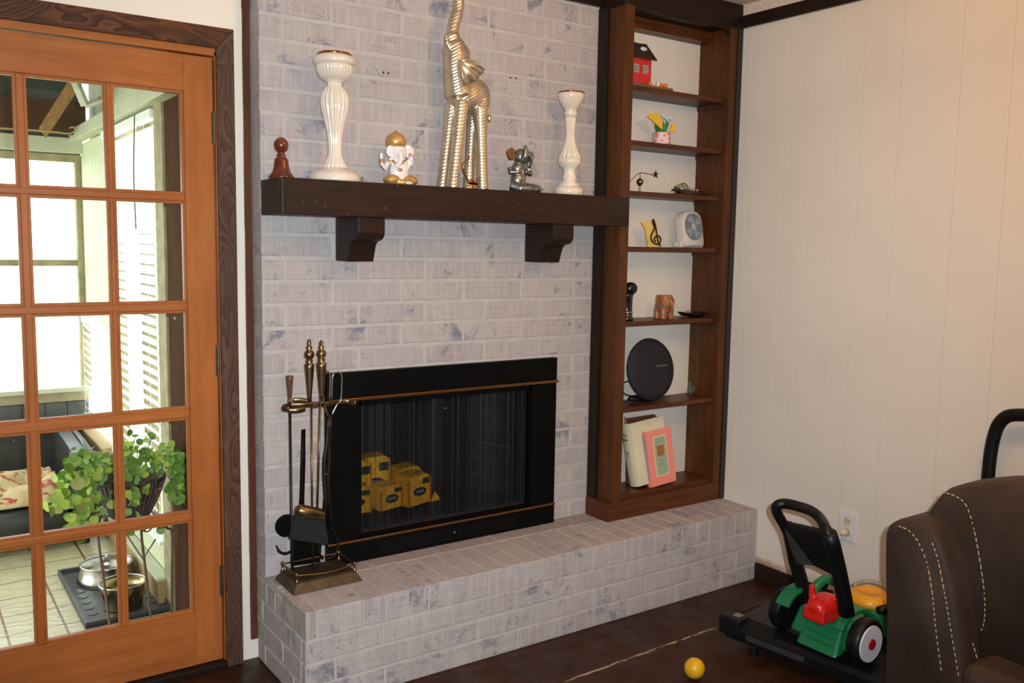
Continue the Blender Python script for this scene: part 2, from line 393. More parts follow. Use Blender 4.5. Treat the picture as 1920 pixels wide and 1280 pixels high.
for (a, b_) in ((1.4985, 1.527), (1.164, 1.195), (.828, .8645), (.498, .529)): dpart('muntin', B().box(-.862, -.200, y0+.005, y1-.005, a+.004, b_-.004), M_doorx, bevel=.004)
for (x0, x1) in cols:
    for (z1, z0) in rows:
        bd = B()   # beaded stop round each pane
        q = .006
        for bx in ((x0-q, x0+q*.6, z0-q, z1+q), (x1-q*.6, x1+q, z0-q, z1+q), (x0, x1, z0-q, z0+q*.6), (x0, x1, z1-q*.6, z1+q)): bd.box(bx[0], bx[1], y0+.010, y1-.01, bx[2], bx[3])
        dpart('glazing_bead', bd, M_door, bevel=.0015)
        dpart('pane', B().box(x0, x1, y0+.018, y0+.021, z0, z1), M_glass)
for zc in (1.73, 1.007, .29):
    h = dpart('hinge', B().box(DX1-.006, DX1+.006, y0-.004, y0+.002, zc-.048, zc+.048), M_brassdark)
    kb = B().tube([(DX1+.001, y0-.006, zc-.05), (DX1+.001, y0-.006, zc+.05)], .0042, 8)
    k = obj('hinge_pin', kb, M_brassdark, h); k.data.transform(Matrix.Translation(-dr.location))

# ------------------------------------------------------------------ chimney breast of whitewashed brick
CH, LN = .0742, .2525; Z0 = .294

HZ, HY = .303, -.336
FX0, FX1, FZ0, FZ1 = .315, 1.045, .395, .845      # fire opening
bk = B(); y = .002
bk.box(.002, FX0, y, WY+.02, HZ, CEIL); bk.box(FX1, 1.345, y, WY+.02, HZ, CEIL); bk.box(FX0, FX1, y, WY+.02, FZ1, CEIL); bk.box(FX0, FX1, y, WY+.02, HZ, FZ0)
ch = thing('wall_chimney', 'whitewashed brick chimney breast behind the mantel', 'wall', (0, 0, 0)); ch['kind'] = 'structure'
obj('mortar', bk, M_mortar, ch)
meshes = {}
def brick_mesh(L, H, D, key, mt, jit=.0011):
    k = (round(L, 3), round(H, 3), round(D, 3), key, mt.name)
    if k not in meshes:
        b = B(); rr = random.Random(str(k)); j = lambda: rr.uniform(-jit, jit)
        b.box(0, L, 0, D, 0, H)
        for v in b.bm.verts: v.co += Vector((j(), j()*.8, j()))
        bmesh.ops.bevel(b.bm, geom=b.bm.edges[:], offset=.0018, segments=1, affect='EDGES')
        bmesh.ops.recalc_face_normals(b.bm, faces=b.bm.faces)
        me = bpy.data.meshes.new('brick'); b.bm.to_mesh(me); b.bm.free(); me.materials.append(mt); meshes[k] = me
    return meshes[k]
def brick(x, y_, z, L, H, D, mt, parent, rz=0):
    o = bpy.data.objects.new('brick', brick_mesh(L, H, D, random.randint(0, 2), mt)); COL.objects.link(o)
    o.parent = parent; o.location = (x, y_, z); o.rotation_euler[2] = rz; return o
G = .0125   # joint
k = 0
while Z0+k*CH < CEIL:
    z0, z1 = Z0+k*CH+G/2, min(Z0+(k+1)*CH-G/2, CEIL)
    if k == 0: z0 = .304
    st = .077 if k % 2 else .237
    js = [0] + [st+i*LN for i in range(6) if st+i*LN < 1.32] + [1.345]
    for a, b_ in zip(js, js[1:]):
        x0, x1 = a+(G/2 if a else 0), b_-(G/2 if b_ < 1.34 else 0)
        segs = [(x0, x1)]
        if z1 > .37 and z0 < FZ1+.02:
            segs = [s_ for s_ in ((x0, min(x1, .3)), (max(x0, 1.06), x1)) if s_[1]-s_[0] > .02]
        for (p, q) in segs:
            corner = a == 0 and p == x0
            brick(p, 0+random.uniform(-.0008, .0008), z0, q-p, z1-z0, .087 if corner else .03, M_brick, ch)
    k += 1
for x_, z_ in ((.42, 1.947), (.438, 1.947), (.931, 1.99), (.954, 1.991)): obj('screw_hole', B().ball((x_, -.0006, z_), .0032, 8), M_black, ch)
struct('trim_6', B().box(0, 1.34, -.022, 0, 2.302, CEIL), M_dark, bevel=.002)
# ------------------------------------------------------------------ raised hearth
HZ, HY = .303, -.336
he = thing('hearth', 'raised whitewashed brick hearth ledge below the fireplace', 'hearth', (0, 0, 0))
obj('mortar', B().box(.0035, XR-.002, HY+.0035, WY-.001, 0, HZ-.003), M_mortar, he)
x = .038; H0 = .219
brick(0, HY, H0, .034, HZ-H0-.001, .19-.004+.004, M_bricktop, he)
while x < XR-.02:     # rowlock edge, front and top in one brick
    L = min(.0757-.007, XR-.004-x-.0035)
    brick(x+.0035, HY+random.uniform(-.0008, .0008), H0, L, HZ-H0+random.uniform(-.0007, .0007), .2335, M_bricktop if False else M_brick, he); x += .0757
for i in range(8):    # stretcher course on top against the wall
    a = .09+i*.2525; b_ = min(a+.2525, XR)
    if i == 0: brick(.004, -.098, HZ-.03, a-.008, .0302, .096, M_bricktop, he)
    if b_-a > .03: brick(a, -.098, HZ-.03, b_-a-.008, .0302, .097, M_bricktop, he)
for (zb, zt, ph) in ((.148, .211, .0), (.076, .139, .095), (.004, .067, .008)):
    js = [0]+[ph+i*.2535 for i in range(9) if .03 < ph+i*.2535 < XR-.03]+[XR-.004]
    for a, b_ in zip(js, js[1:]): brick(a+(.0045 if a else 0), HY+random.uniform(-.0008, .0008), zb, b_-a-.009+(.0045 if not a else 0), zt-zb, .03, M_brick, he)
# left end of the hearth (faces the door)
yy = [-.334, -.259, -.174, -.087, -.009, WY-.003]
for a, b_ in zip(yy[1:], yy[2:]): brick(.03, a+.004, H0, b_-a-.008, HZ-H0-.02, .03, M_brick, he, PI/2)
for (zb, zt, ph) in ((.148, .211, -.22), (.076, .139, -.15), (.004, .067, -.24)):
    js = [HY+.032, ph, ph+.25, WY-.002]
    for a, b_ in zip(js, js[1:]):
        if b_-a > .03: brick(.03, a+.0045, zb, min(b_, WY-.002)-a-.009, zt-zb, .03, M_brick, he, PI/2)

# ------------------------------------------------------------------ firebox
fb = thing('firebox', 'sooty black brick firebox behind the mesh screen', 'fireplace', (.68, .1, FZ0))
M_fbrick = mat('sooty_brick', (34, 32, 34), .85, c2=(52, 50, 52), vs=7, bump=.4, obj=False)
M_fmortar = mat('ashy_mortar', (92, 88, 84), .9, c2=(30, 28, 28), vs=6, obj=False)
b = B(); b.box(FX0-.003, FX1+.003, -.0015, .55, FZ0-.03, FZ0+.002); b.box(FX1-.008, FX1+.003, .001, .125, FZ0, FZ1+.03); b.box(FX0-.003, FX0+.003, .001, .12, FZ0, FZ1+.03); b.box(FX0-.02, FX1+.02, .02, .55, FZ1+.03, FZ1+.06); b.box(FX0-.03, FX0-.005, .1, .55, FZ0-.03, FZ1+.06); b.box(FX0-.02, FX1, .5, .55, FZ0-.03, FZ1+.05)
obj('liner', b, M_blackrough, fb, world=True)
# splayed right wall with real courses
ang = math.atan2(.36, -.14); L0 = Vector((1.04, .10, 0)); dv = Vector((math.cos(ang), math.sin(ang), 0)); nv = Vector((-dv.y, dv.x, 0))
def slab(a, b_, z0, z1, d0, d1):
    q = [L0+dv*a+nv*d0, L0+dv*b_+nv*d0, L0+dv*b_+nv*d1, L0+dv*a+nv*d1]
    return B().hexa([(p.x, p.y, z0) for p in q], [(p.x, p.y, z1) for p in q])
obj('mortar', slab(-.02, .42, FZ0, FZ1+.04, -.02, -.004), M_fmortar, fb, world=True)
for r_ in range(7):
    st = .0 if r_ % 2 else -.06
    for i in range(4):
        a, b_ = max(st+i*.125, -.015), min(st+(i+1)*.125-.007, .4)
        if b_-a > .02: obj('brick', slab(a, b_, FZ0+r_*.066+.002, FZ0+r_*.066+.061, -.012, .0), M_fbrick, fb, world=True)
obj('mortar', B().box(FX0, .94, .485, .495, FZ0, FZ1+.04), M_blackrough, fb, world=True)
for r_ in range(7):
    st = .31 if r_ % 2 else .25
    for i in range(4):
        a, b_ = max(st+i*.2, .30), min(st+(i+1)*.2-.007, .92)
        if b_-a > .03: obj('brick', B().box(a, b_, .478, .49, FZ0+r_*.066+.002, FZ0+r_*.066+.061), M_fbrick, fb, world=True)
# surround
sr = thing('fireplace_surround', 'black metal fireplace surround with two brass strips', 'fireplace screen', (.68, 0, HZ))
def sp(n, b, mm, **k): return obj(n, b, mm, sr, world=True, **k)
SX0, SX1, ST = .203, 1.152, .958
sp('top_panel', B().box(SX0, SX1, -.03, -.002, .862, ST), M_black, bevel=.002)
sp('side_panel', B().box(SX0, .318, -.028, -.002, .385, .862), M_black, bevel=.002)
sp('side_panel', B().box(1.036, SX1, -.028, -.002, .385, .862), M_black, bevel=.002)
bp = sp('bottom_panel', B().box(SX0, SX1, -.03, -.002, HZ+.002, .385), M_black, bevel=.002)
vb = B()
for i in range(60): vb.box(.40+i*.0095, .4035+i*.0095, -.0315, -.0295, .318, .362)
sp('vent_louvre', vb, M_blackplastic)
sp('brass_strip', B().box(SX0+.04, SX1+.004, -.038, -.028, .862, .872), M_brassline, bevel=.0015)
sp('brass_strip', B().box(SX0, SX1, -.036, -.028, .378, .386), M_brassline, bevel=.0015)
sp('knob', B().ball((.69, -.036, .345), .006, 10), M_brass, smooth=True)
sp('handle', B().ball((.662, -.006, .80), .0045, 8).ball((.668, -.006, .80), .0045, 8), M_brassdark, smooth=True)
sp('inner_frame', B().box(.318, .330, -.02, .0, .386, .86).box(1.028, 1.036, -.02, 0, .386, .86).box(.318, 1.036, -.02, 0, .386, .394).box(.318, 1.036, -.02, 0, .842, .862), M_black)
for (a, b_) in ((.32, .668), (.672, 1.034)):
    c = B(); n = 90; rows_ = []
    for j in range(2):
        rows_.append([c.bm.verts.new((a+(b_-a)*i/n, .026+.009*math.sin(i*.52+3*a)+.004*math.sin(i*1.13), .395 if j == 0 else .848)) for i in range(n+1)])
    for i in range(n): c.bm.faces.new((rows_[0][i], rows_[0][i+1], rows_[1][i+1], rows_[1][i]))
    sp('mesh_curtain', c, M_screen)
sp('curtain_rod', B().tube([(.32, .026, .85), (1.034, .026, .85)], .004), M_iron)
# grate and wrapped fire logs
gt = thing('log_grate', 'black iron grate on the firebox floor', 'grate', (.6, .2, FZ0))
g = B()
for yy_ in (.12, .2, .28): g.tube(bezier([(.32, yy_, .42), (.5, yy_, .415), (.74, yy_, .42), (.84, yy_-.0, .436), (.9, yy_, .46)]), .005, 6)
g.tube([(.36, .11, .415), (.36, .3, .415)], .005, 6); g.tube([(.76, .11, .418), (.76, .3, .418)], .005, 6)
for xx in (.36, .76):
    for yy_ in (.12, .28): g.tube([(xx, yy_, .395), (xx, yy_, .415)], .005, 6)
obj('bars', g, M_iron, gt, world=True, smooth=True)
M_yel = mat('yellow_wrapper', (250, 206, 40), .35, c2=(226, 160, 24), vs=50, bump=.8, bs=60)
M_pl = mat('pale_print', (150, 160, 170), .5); M_yel2 = mat('dark_green_print', (24, 60, 44), .4); M_navy = mat('navy_print', (28, 26, 48), .4)
logs = [((.375, .15, .425), .115, .09, .10, -8, 'behind the left edge of the opening, low in the grate'), ((.41, .24, .425), .13, .09, .17, 4, 'standing tallest at the back left of the grate'),
        ((.50, .14, .425), .10, .08, .09, 10, 'lying low in the middle of the grate'), ((.50, .25, .425), .12, .08, .175, -6, 'standing upright behind the middle one'),
        ((.61, .14, .425), .11, .09, .115, 12, 'leaning at the right front of the pile'), ((.635, .24, .425), .10, .08, .12, 3, 'at the right back of the pile')]
for (p, wd, dp, ht, a, where) in logs:
    t = thing('wrapped_fire_log', 'yellow wrapped fire log ' + where, 'fire log', p, math.radians(a), 'yellow wrapped fire logs in the grate')
    b = B(); b.prism([(-wd/2, 0), (wd/2, .004), (wd/2-.004, ht-.012), (wd/2-.02, ht), (-wd/2+.012, ht-.004), (-wd/2+.002, ht-.02)], -dp/2, dp/2, 'y')
    obj('wrapper', b, M_yel, t, bevel=.002)
    b = B(); b.prism([(wd*.28*math.cos(i*PI/8), ht*.45+.016*math.sin(i*PI/8)) for i in range(16)], -dp/2-.0015, -dp/2, 'y'); po = obj('printed_oval', b, M_navy, t); lt = B()
    for i in range(5): lt.box(-wd*.18+i*wd*.075, -wd*.18+i*wd*.075+.005, -dp/2-.0022, -dp/2-.0015, ht*.45-.005, ht*.45+.006)
    obj('printed_letters', lt, M_pl, po, kind='stuff')
    for q_ in (-.5, .42): obj('end_seal', B().box(wd*q_, wd*q_+.006, -dp/2-.004, -dp/2+.002, .004, ht-.016), mat('orange_seal', (206, 120, 20), .4) if 'orange_seal' not in bpy.data.materials else bpy.data.materials['orange_seal'], t)
    obj('end_print', B().box(wd*.12, wd*.42, -dp/2-.001, -dp/2, ht*.68, ht*.86), M_yel2, t)
t = thing('wrapper_scrap', 'small yellow and orange wrapper scrap at right of the logs', 'wrapper', (.70, .12, .43))
obj('scrap', B().prism([(-.018, -.008), (.02, -.006), (.012, .012), (-.004, .03), (-.012, .01)], -.004, .004, 'y'), M_yel, t, bevel=.002)

# ------------------------------------------------------------------ mantel
MT, MB_, MY = 1.5725, 1.4648, -.182
mt_ = thing('mantel_shelf', 'thick dark brown wooden beam mantel on two corbels', 'mantel', (.67, 0, MB_))
obj('beam', B().prism([(0, -.001), (0, MY), (1.364, MY), (1.364, -.142), (1.333, -.142), (1.333, -.001)], MB_, MT, 'z'), M_mantel, mt_, world=True, bevel=.003)
for (a, b_) in ((.247, .339), (1.008, 1.102)):
    prof = [(-.001, MB_), (-.1745, MB_), (-.1745, 1.424), (-.168, 1.41), (-.145, 1.398), (-.135, 1.385), (-.12, 1.328), (-.001, 1.328)]
    prof = [(-.001, MB_), (-.1745, MB_), (-.1745, 1.417), (-.170, 1.406), (-.158, 1.397), (-.130, 1.391), (-.116, 1.383), (-.109, 1.372), (-.092, 1.326), (-.001, 1.326)]
    obj('corbel', B().prism(prof, a, b_, 'x'), M_dark, mt_, world=True, bevel=.002)

# ------------------------------------------------------------------ bookcase
bc = thing('bookcase', 'tall built-in brown wooden bookcase with six open shelves', 'bookcase', (1.67, -.05, HZ))
def bp_(n, b, mm=M_book, **k): return obj(n, b, mm, bc, world=True, **k)
bp_('back_panel', B().box(1.35, XR-.002, .030, .045, HZ, CEIL-.002), M_wall)
for i in range(5): bp_('back_bead', B().box(1.46+i*.1, 1.4615+i*.1, .0295, .0305, .41, 2.24), M_wall)
bp_('batten', B().box(1.3355, 1.353, -.055, -.004, HZ+.002, 2.295), M_darkz, bevel=.002)
bp_('side_panel', B().box(1.353, 1.372, -.124, .03, HZ+.002, 2.30), M_book)
bp_('side_panel', B().box(1.932, 1.952, -.124, .03, HZ+.002, 2.30), M_book)
bp_('stile', B().box(1.3535, 1.400, -.141, -.121, .378, 2.30), M_book, bevel=.002)
bp_('stile', B().box(1.929, 1.971, -.141, -.121, .378, 2.30), M_book, bevel=.002)
bp_('scribe_strip', B().box(1.971, XR-.001, -.146, -.10, HZ+.002, 2.31), mat('near_black_trim', (38, 28, 26), .5))
bp_('plinth', B().box(1.332, 1.990, -.1415, -.121, HZ+.001, .379).box(1.332, 1.352, -.121, -.004, HZ+.001, .379), M_bookx, bevel=.002)
bp_('shelf', B().box(1.372, 1.932, -.121, .03, .378, .397), M_bookx)
SH = {}
for n_, zt in (('a', 2.005), ('b', 1.7975), ('c', 1.6045), ('d', 1.389), ('e', 1.0945), ('f', .7505)):
    SH[n_] = zt; bp_('shelf', B().box(1.372, 1.932, -.120, .029, zt-.0185, zt), M_bookx, bevel=.0015)
    bp_('cleat', B().box(1.924, 1.932, -.1, .028, zt-.034, zt-.0185), M_book)
bp_('top_board', B().box(1.372, 1.932, -.03, .03, 2.247, 2.29), M_bookx)
hd = B(); hd.box(1.345, XR-.001, -.1415, .03, 2.29, CEIL-.001); hd.prism([(1.4, 2.30), (1.4, 2.282), (1.55, 2.282), (1.57, 2.276), (1.80, 2.276), (1.82, 2.283), (1.90, 2.28), (1.929, 2.262), (1.929, 2.30)], -.139, -.122, 'y')
bp_('crown', hd, M_dark, bevel=.002)

# ------------------------------------------------------------------ mantel ornaments
def px(u, v, Y=-.09): return at(u, v, Y=Y)
# turned finial
t = thing('wooden_finial', 'small turned dark red wooden finial at the left mantel end', 'finial', (.034, -.09, MT))
k_ = .00168
pr = [(22, 0), (23, 3), (21, 7), (16, 14), (13.5, 22), (12.5, 32), (11, 38), (7, 41), (9, 44), (6, 46), (6.5, 49), (11, 54), (13, 61), (12.5, 67), (9, 73), (4, 76.5), (.01, 77.5)]
obj('turned_body', B().lathe([(r*k_, z*.00162) for r, z in pr], seg=28), M_finial, t, smooth=True)
# large candlestick
t = thing('large_candle_holder', 'large cream fluted ceramic candlestick with gold rim, left on the mantel', 'candle holder', (.207, -.09, MT), group='cream ceramic candlesticks')
def z1_(y): return max(0, 1.586+(330-y)*.00165-MT)
pr = [(47, 339), (48, 334), (47, 326), (40, 320), (33, 317), (24, 312), (19, 304), (16, 296), (13, 290), (11.5, 283), (12, 268), (15, 244), (20, 222), (25, 203), (26.5, 190), (25.5, 178), (20, 168), (15, 163), (13, 160), (13, 152), (20, 150), (27, 144), (32, 136), (34, 127), (34, 122), (37, 120), (39, 115), (37, 109), (33, 106), (30.5, 104)]
r1 = [(r*.00169, z1_(y_)) for r, y_ in pr]
body = [q for q in r1]
obj('base', B().lathe(r1[:6], seg=72), M_glaze, t, smooth=True)
obj('stem', B().lathe(r1[5:21], seg=144, flute=(18, .09, .0, .37)), M_glaze, t, smooth=True)
obj('bowl', B().lathe(r1[20:25], seg=144, flute=(30, .05, 0, 1)), M_glaze, t, smooth=True)
obj('rim', B().lathe(r1[24:], seg=48), M_glaze, t, smooth=True)
zt = r1[-1][1]
obj('gold_band', B().lathe([(.0515, zt-.002), (.053, zt+.003), (.050, zt+.006), (.044, zt+.004), (.03, zt-.004)], seg=48), M_copper, t, smooth=True, label='gold rim')
# small candlestick
t = thing('small_candle_holder', 'slimmer cream fluted ceramic candlestick near the bookcase', 'candle holder', (1.142, -.09, MT), group='cream ceramic candlesticks')
def z2_(y): return max(0, 1.583+(362-y)*.00194-MT)
pr = [(28, 367), (28, 358), (27, 354), (22, 350), (14, 342), (12, 338), (13.5, 332), (11, 325), (12, 316), (20, 310), (22.5, 303), (22, 298), (16, 285), (10.5, 270), (8.2, 255), (8.7, 235), (10, 224), (10, 219), (12.8, 213), (10.4, 206), (14, 203), (19, 194), (23, 187), (25, 180), (24.5, 175)]
r2 = [(r*.002, z2_(y_)) for r, y_ in pr]
obj('base', B().lathe(r2[:4], seg=48), M_glaze, t, smooth=True)
obj('foot', B().lathe(r2[3:12], seg=96, flute=(20, .06, .0, z2_(342)+.001)), M_glaze, t, smooth=True)
obj('stem', B().lathe(r2[11:18], seg=120, flute=(14, .12, 0, 1)), M_glaze, t, smooth=True)
obj('cup', B().lathe(r2[17:], seg=48), M_glaze, t, smooth=True)
zt = r2[-1][1]; obj('gold_band', B().lathe([(.049, zt-.001), (.050, zt+.003), (.046, zt+.005), (.03, zt-.002)], seg=40), M_copper, t, smooth=True, label='copper gold rim')
# seated elephant-headed figurine, white and gold
t = thing('seated_elephant_god_figurine', 'white and gold seated four-armed elephant-headed figurine', 'figurine', (.43, -.09, MT))
def L(u, v, dy=0):
    p = at(u, v, Y=-.09+dy); return Vector((p.x-.43, dy, p.z-MT))
b = B(); b.ball(L(748, 322, 0), (.034, .026, .040), 16); b.ball(L(750, 306), (.028, .022, .022), 16); b.ball(L(748, 285, -.006), (.027, .022, .026), 16)
b.tube([L(750, 285, -.022), L(752, 296, -.032), L(750, 306, -.034), L(744, 312, -.032), L(741, 309, -.032)], [.010, .008, .007, .006, .005], 10)
b.tube([L(736, 298, 0), L(726, 306, -.004), L(722, 316, -.012), L(716, 308, -.018), L(715, 302, -.02)], [.010, .009, .008, .006, .005], 10)
b.ball(L(715, 293, -.02), (.007, .004, .013), 10)
b.tube([L(762, 300, 0), L(770, 306, -.004), L(763, 316, -.014), L(758, 312, -.02)], [.009, .008, .007, .005], 10)
b.tube([L(762, 302, 0), L(774, 308, -.006), L(771, 299, -.014), L(770, 292, -.016)], [.009, .008, .007, .005], 10)
obj('body', b, M_white, t, remesh=.0022)
for sx, u in ((-1, 733), (1, 762)):
    b = B(); b.prism([(L(u, 284).x + sx*.022*math.cos(a)*(1 if math.cos(a) > 0 else .6), L(u, 284).z + .021*math.sin(a)) for a in [i*PI/8 for i in range(16)]], -.012, -.004, 'y')
    obj('ear', b, M_white, t, bevel=.002, smooth='auto')
b = B(); b.lathe([(.028, 0), (.032, .006), (.034, .016), (.031, .028), (.023, .038), (.012, .044), (.005, .046), (.006, .050), (.001, .053)], L(742, 275, 0), 24)
obj('crown', b, M_gold, t, smooth=True)
b = B(); b.ball((-.030, -.012, .018), (.028, .026, .018), 14); b.ball((.034, -.012, .018), (.030, .026, .018), 14); b.tube([(-.03, -.02, .012), (0, -.036, .010), (.03, -.034, .01)], .010, 8)
obj('legs', b, M_gold, t, remesh=.0025)
b = B(); b.tube([L(735, 300, -.024), L(744, 308, -.03), L(754, 306, -.034), L(763, 298, -.024)], .004, 6); b.ball(L(750, 318, -.025), (.010, .004, .006), 8); b.tube([L(713, 301, -.02), L(718, 302, -.02)], .006, 8); b.ball(L(729, 301, -.012), (.007, .006, .004), 8); b.ball(L(769, 290, -.018), .006, 8)
obj('necklace', b, M_gold, t, smooth=True)
obj('feet_cloth', B().ball((.012, -.034, .009), (.026, .012, .007), 12), M_white, t, smooth=True)
# tall elephant with raised trunk
EX, EY = .68, -.09
t = thing('tall_elephant_statue', 'tall silver elephant statue with raised trunk at the middle of the mantel', 'statue', (EX, EY, MT))
def E(u, v, dy=0):
    # keep the pixel's ray and move it to depth EY+dy
    p = at(u, v, Y=EY+dy); return Vector((p.x-EX, dy, p.z-MT))
b = B()
def leg(u0, u1, vt, dy, r0=.021, r1=.024):
    bt = E(u0, 352, dy); bt.z = 0
    b.tube([bt, E((u0*2+u1)/3, 300, dy), E((u0+u1*2)/3, 250, dy), E(u1, vt, dy)], [r0, r0*.93, r0*1.02, r1], 14)
leg(829, 848, 195, .022); leg(849, 866, 190, -.026); leg(878, 888, 205, .024, .019, .024); leg(905, 900, 200, -.024, .021, .028)
b.ball(E(880, 178), (.080, .050, .062), 24, Matrix.Rotation(-.15, 3, 'Y')); b.ball(E(858, 165), (.045, .046, .060), 20); b.ball(E(897, 188), (.040, .046, .055), 18)
b.tube([E(862, 180), E(857, 150), E(854, 125), E(855, 100), E(852, 80)], [.052, .046, .042, .041, .034], 18)
b.ball(E(862, 103), (.036, .034, .042), 16)
b.tube(bezier([E(858, 100), E(851, 80), E(848, 62), E(852, 42), E(858, 22), E(860, 4), E(857, -14), E(848, -30), E(836, -38)], 5), [.036]*3+[.032]*3+[.026]*4+[.0205]*10+[.0185]*10+[.0165]*11, 16)
b.tube([E(846, 96, -.012), E(838, 80, -.012), E(836, 64, -.012)], [.013, .010, .005], 8); b.tube([E(846, 96, .012), E(840, 82, .012), E(838, 68, .012)], [.013, .010, .005], 8)
b.ball(E(918, 221), (.008, .006, .016), 8)
obj('body', b, M_silver, t, remesh=.0032)
for sgn in (-1, 1):
    b = B(); hub = E(859, 112, -.064); arc = [(874, 111), (890, 116), (905, 129), (902, 139), (893, 149), (881, 156), (866, 158)]
    if sgn < 0:
        n = 42; rim = []; P = bezier([E(u, v, -.07) for u, v in arc], 6); n = len(P)
        mid = []
        for i, p in enumerate(P):
            rip = .0045*math.cos(i/(n-1)*2*PI*3.5); rim.append(b.bm.verts.new(p+Vector((0, rip-.006, 0)))); mid.append(b.bm.verts.new(hub.lerp(p, .5)+Vector((0, rip*.6-.006, 0))))
        h = b.bm.verts.new(hub)
        for i in range(n-1): b.bm.faces.new((h, mid[i], mid[i+1])); b.bm.faces.new((mid[i], rim[i], rim[i+1], mid[i+1]))
    else:
        P = [Vector((-.025, .038, .42)), Vector((-.06, .05, .46)), Vector((-.03, .07, .50)), Vector((0, .065, .47)), Vector((.01, .05, .43))]
        vs = [b.bm.verts.new(p) for p in P]; b.bm.faces.new(vs)
    obj('ear', b, M_silverear, t, smooth=True, solid=.004)
# small cat with tall tail
t = thing('copper_cat_ring_holder', 'tiny copper cat figurine with tall curled tail between the elephant legs', 'figurine', (.705, -.155, MT))
def C_(u, v, Y=-.155):
    p = at(u, v, Y=Y); return Vector((p.x-.705, Y+.155, p.z-MT))
b = B(); b.ball(C_(884, 341), (.016, .008, .008), 12); b.ball(C_(893, 343), (.007, .007, .006), 10); b.ball(C_(889, 335), .003, 6); b.ball(C_(895, 335), .003, 6)
for u in (879, 884, 889, 893): q = C_(u, 343); b.tube([q, Vector((q.x, q.y, 0))], .0028, 6)
obj('body', b, M_copper, t, remesh=.0018)
obj('tail', B().tube(bezier([C_(879, 340), C_(874, 331), C_(869, 318), C_(868, 307), C_(874, 301), C_(879, 298), C_(880, 291)]), .0022, 8), M_copper, t, smooth=True)
# meditating pewter elephant
t = thing('meditating_elephant_figurine', 'small pewter elephant figurine sitting cross-legged with raised trunk', 'figurine', (.93, -.09, MT))
def Q(u, v, dy=0):
    p = at(u, v, Y=-.09+dy); return Vector((p.x-.93, dy, p.z-MT))
b = B(); b.ball(Q(972, 338), (.030, .026, .040), 16); b.ball(Q(972, 316), (.026, .022, .026), 16); b.ball(Q(976, 294, -.004), (.026, .026, .030), 16)
b.tube([Q(980, 300, -.02), Q(985, 292, -.032), Q(986, 281, -.034), Q(985, 272, -.03)], [.014, .010, .008, .005], 10)
b.tube([Q(990, 312, -.01), Q(994, 300, -.02), Q(991, 290, -.03), Q(988, 282, -.028)], [.013, .012, .009, .005], 10)
b.tube([Q(956, 314), Q(957, 323, -.008), Q(972, 322, -.026), Q(981, 317, -.028)], [.009, .009, .007, .006], 8); b.tube([Q(988, 314), Q(994, 326, -.008), Q(984, 322, -.026)], [.010, .011, .008], 8)
b.tube([Q(958, 348, -.004), (-.03, -.03, .014), (.01, -.042, .012), (.03, -.04, .011)], [.016, .016, .013, .010], 10); b.tube([(.0, -.02, .018), (.035, -.018, .018), (.062, -.012, .016), (.066, -.012, .015)], [.018, .017, .015, .010], 10)
obj('body', b, M_pewter, t, remesh=.0022)
b = B(); b.prism([(Q(956, 289).x+.018*math.cos(a)*(1+.15*math.sin(3*a)), Q(956, 289).z+.022*math.sin(a)) for a in [i*PI/9 for i in range(18)]], -.012, -.004, 'y')
obj('ear', b, mat('pewter_light', (168, 140, 116), .25, 1, var=.4, vs=80), t, bevel=.002)
b = B(); b.prism([(Q(994, 293, .01).x+.010*math.cos(a), Q(994, 293).z+.018*math.sin(a)) for a in [i*PI/8 for i in range(16)]], .0, .008, 'y')
obj('ear', b, M_pewter, t, bevel=.002)
# two little hooks on the mantel top
for (u, v) in ((679, 330), (1017, 356)):
    p = at(u, v, Y=-.16); t_ = B().tube(bezier([(p.x-.004, -.16, MT), (p.x-.004, -.16, MT+.012), (p.x, -.16, MT+.016), (p.x+.004, -.16, MT+.012), (p.x+.003, -.16, MT+.008)]), .0012, 6)
    tag(obj('cup_hook', t_, M_brass, smooth=True), 'tiny brass hook on the mantel beside the ' + ('large candlestick' if u < 800 else 'pewter elephant'), 'hook', 'hooks on the mantel')

# ------------------------------------------------------------------ fireplace tool set
ts = thing('fireplace_tool_stand', 'brass fireplace tool stand on a railed tray base, left on the hearth', 'tool stand', (.13, -.105, HZ+.002))
def F(x, y_, z): return (x-.13, y_+.105, z-HZ-.002)
b = B().hexa([F(.018, -.195, HZ+.002), F(.252, -.195, HZ+.002), F(.252, -.03, HZ+.002), F(.018, -.03, HZ+.002)], [F(.036, -.178, HZ+.032), F(.234, -.178, HZ+.032), F(.234, -.048, HZ+.032), F(.036, -.048, HZ+.032)])
obj('base', b, M_brassdark, ts, bevel=.002)
obj('tray', B().box(-.09, .10, -.068, .052, .028, .034), M_brassdark, ts)
cs = [(-.092, -.07), (.102, -.07), (.102, .054), (-.092, .054)]
for (cx, cy) in cs: obj('corner_post', B().lathe([(.006, .028), (.006, .034), (.003, .038), (.003, .048), (.006, .054), (.004, .06), (.001, .062)], (cx, cy, 0), 10), M_brass, ts, smooth=True)
for i in range(4):
    a, b_ = Vector((*cs[i], .053)), Vector((*cs[(i+1) % 4], .053)); mid = (a+b_)/2 + (Vector((0, -.014, -.004)) if i == 0 else Vector((0, 0, 0)))
    obj('rail', B().tube(bezier([a, mid, b_]), .0028, 8), M_brass, ts, smooth=True)
obj('pole', B().tube([(-.012, .0, .03), (-.012, 0, .58)], .0032, 8), M_brass, ts, smooth=True)
obj('pole_finial', B().lathe([(.006, .575), (.007, .60), (.015, .69), (.016, .70), (.009, .704), (.012, .71), (.009, .716), (.014, .722), (.0165, .732), (.012, .742), (.006, .746), (.011, .752), (.006, .757), (.0065, .768), (.005, .776), (.001, .779)], (-.018, 0, 0), 20), M_brass, ts, smooth=True)
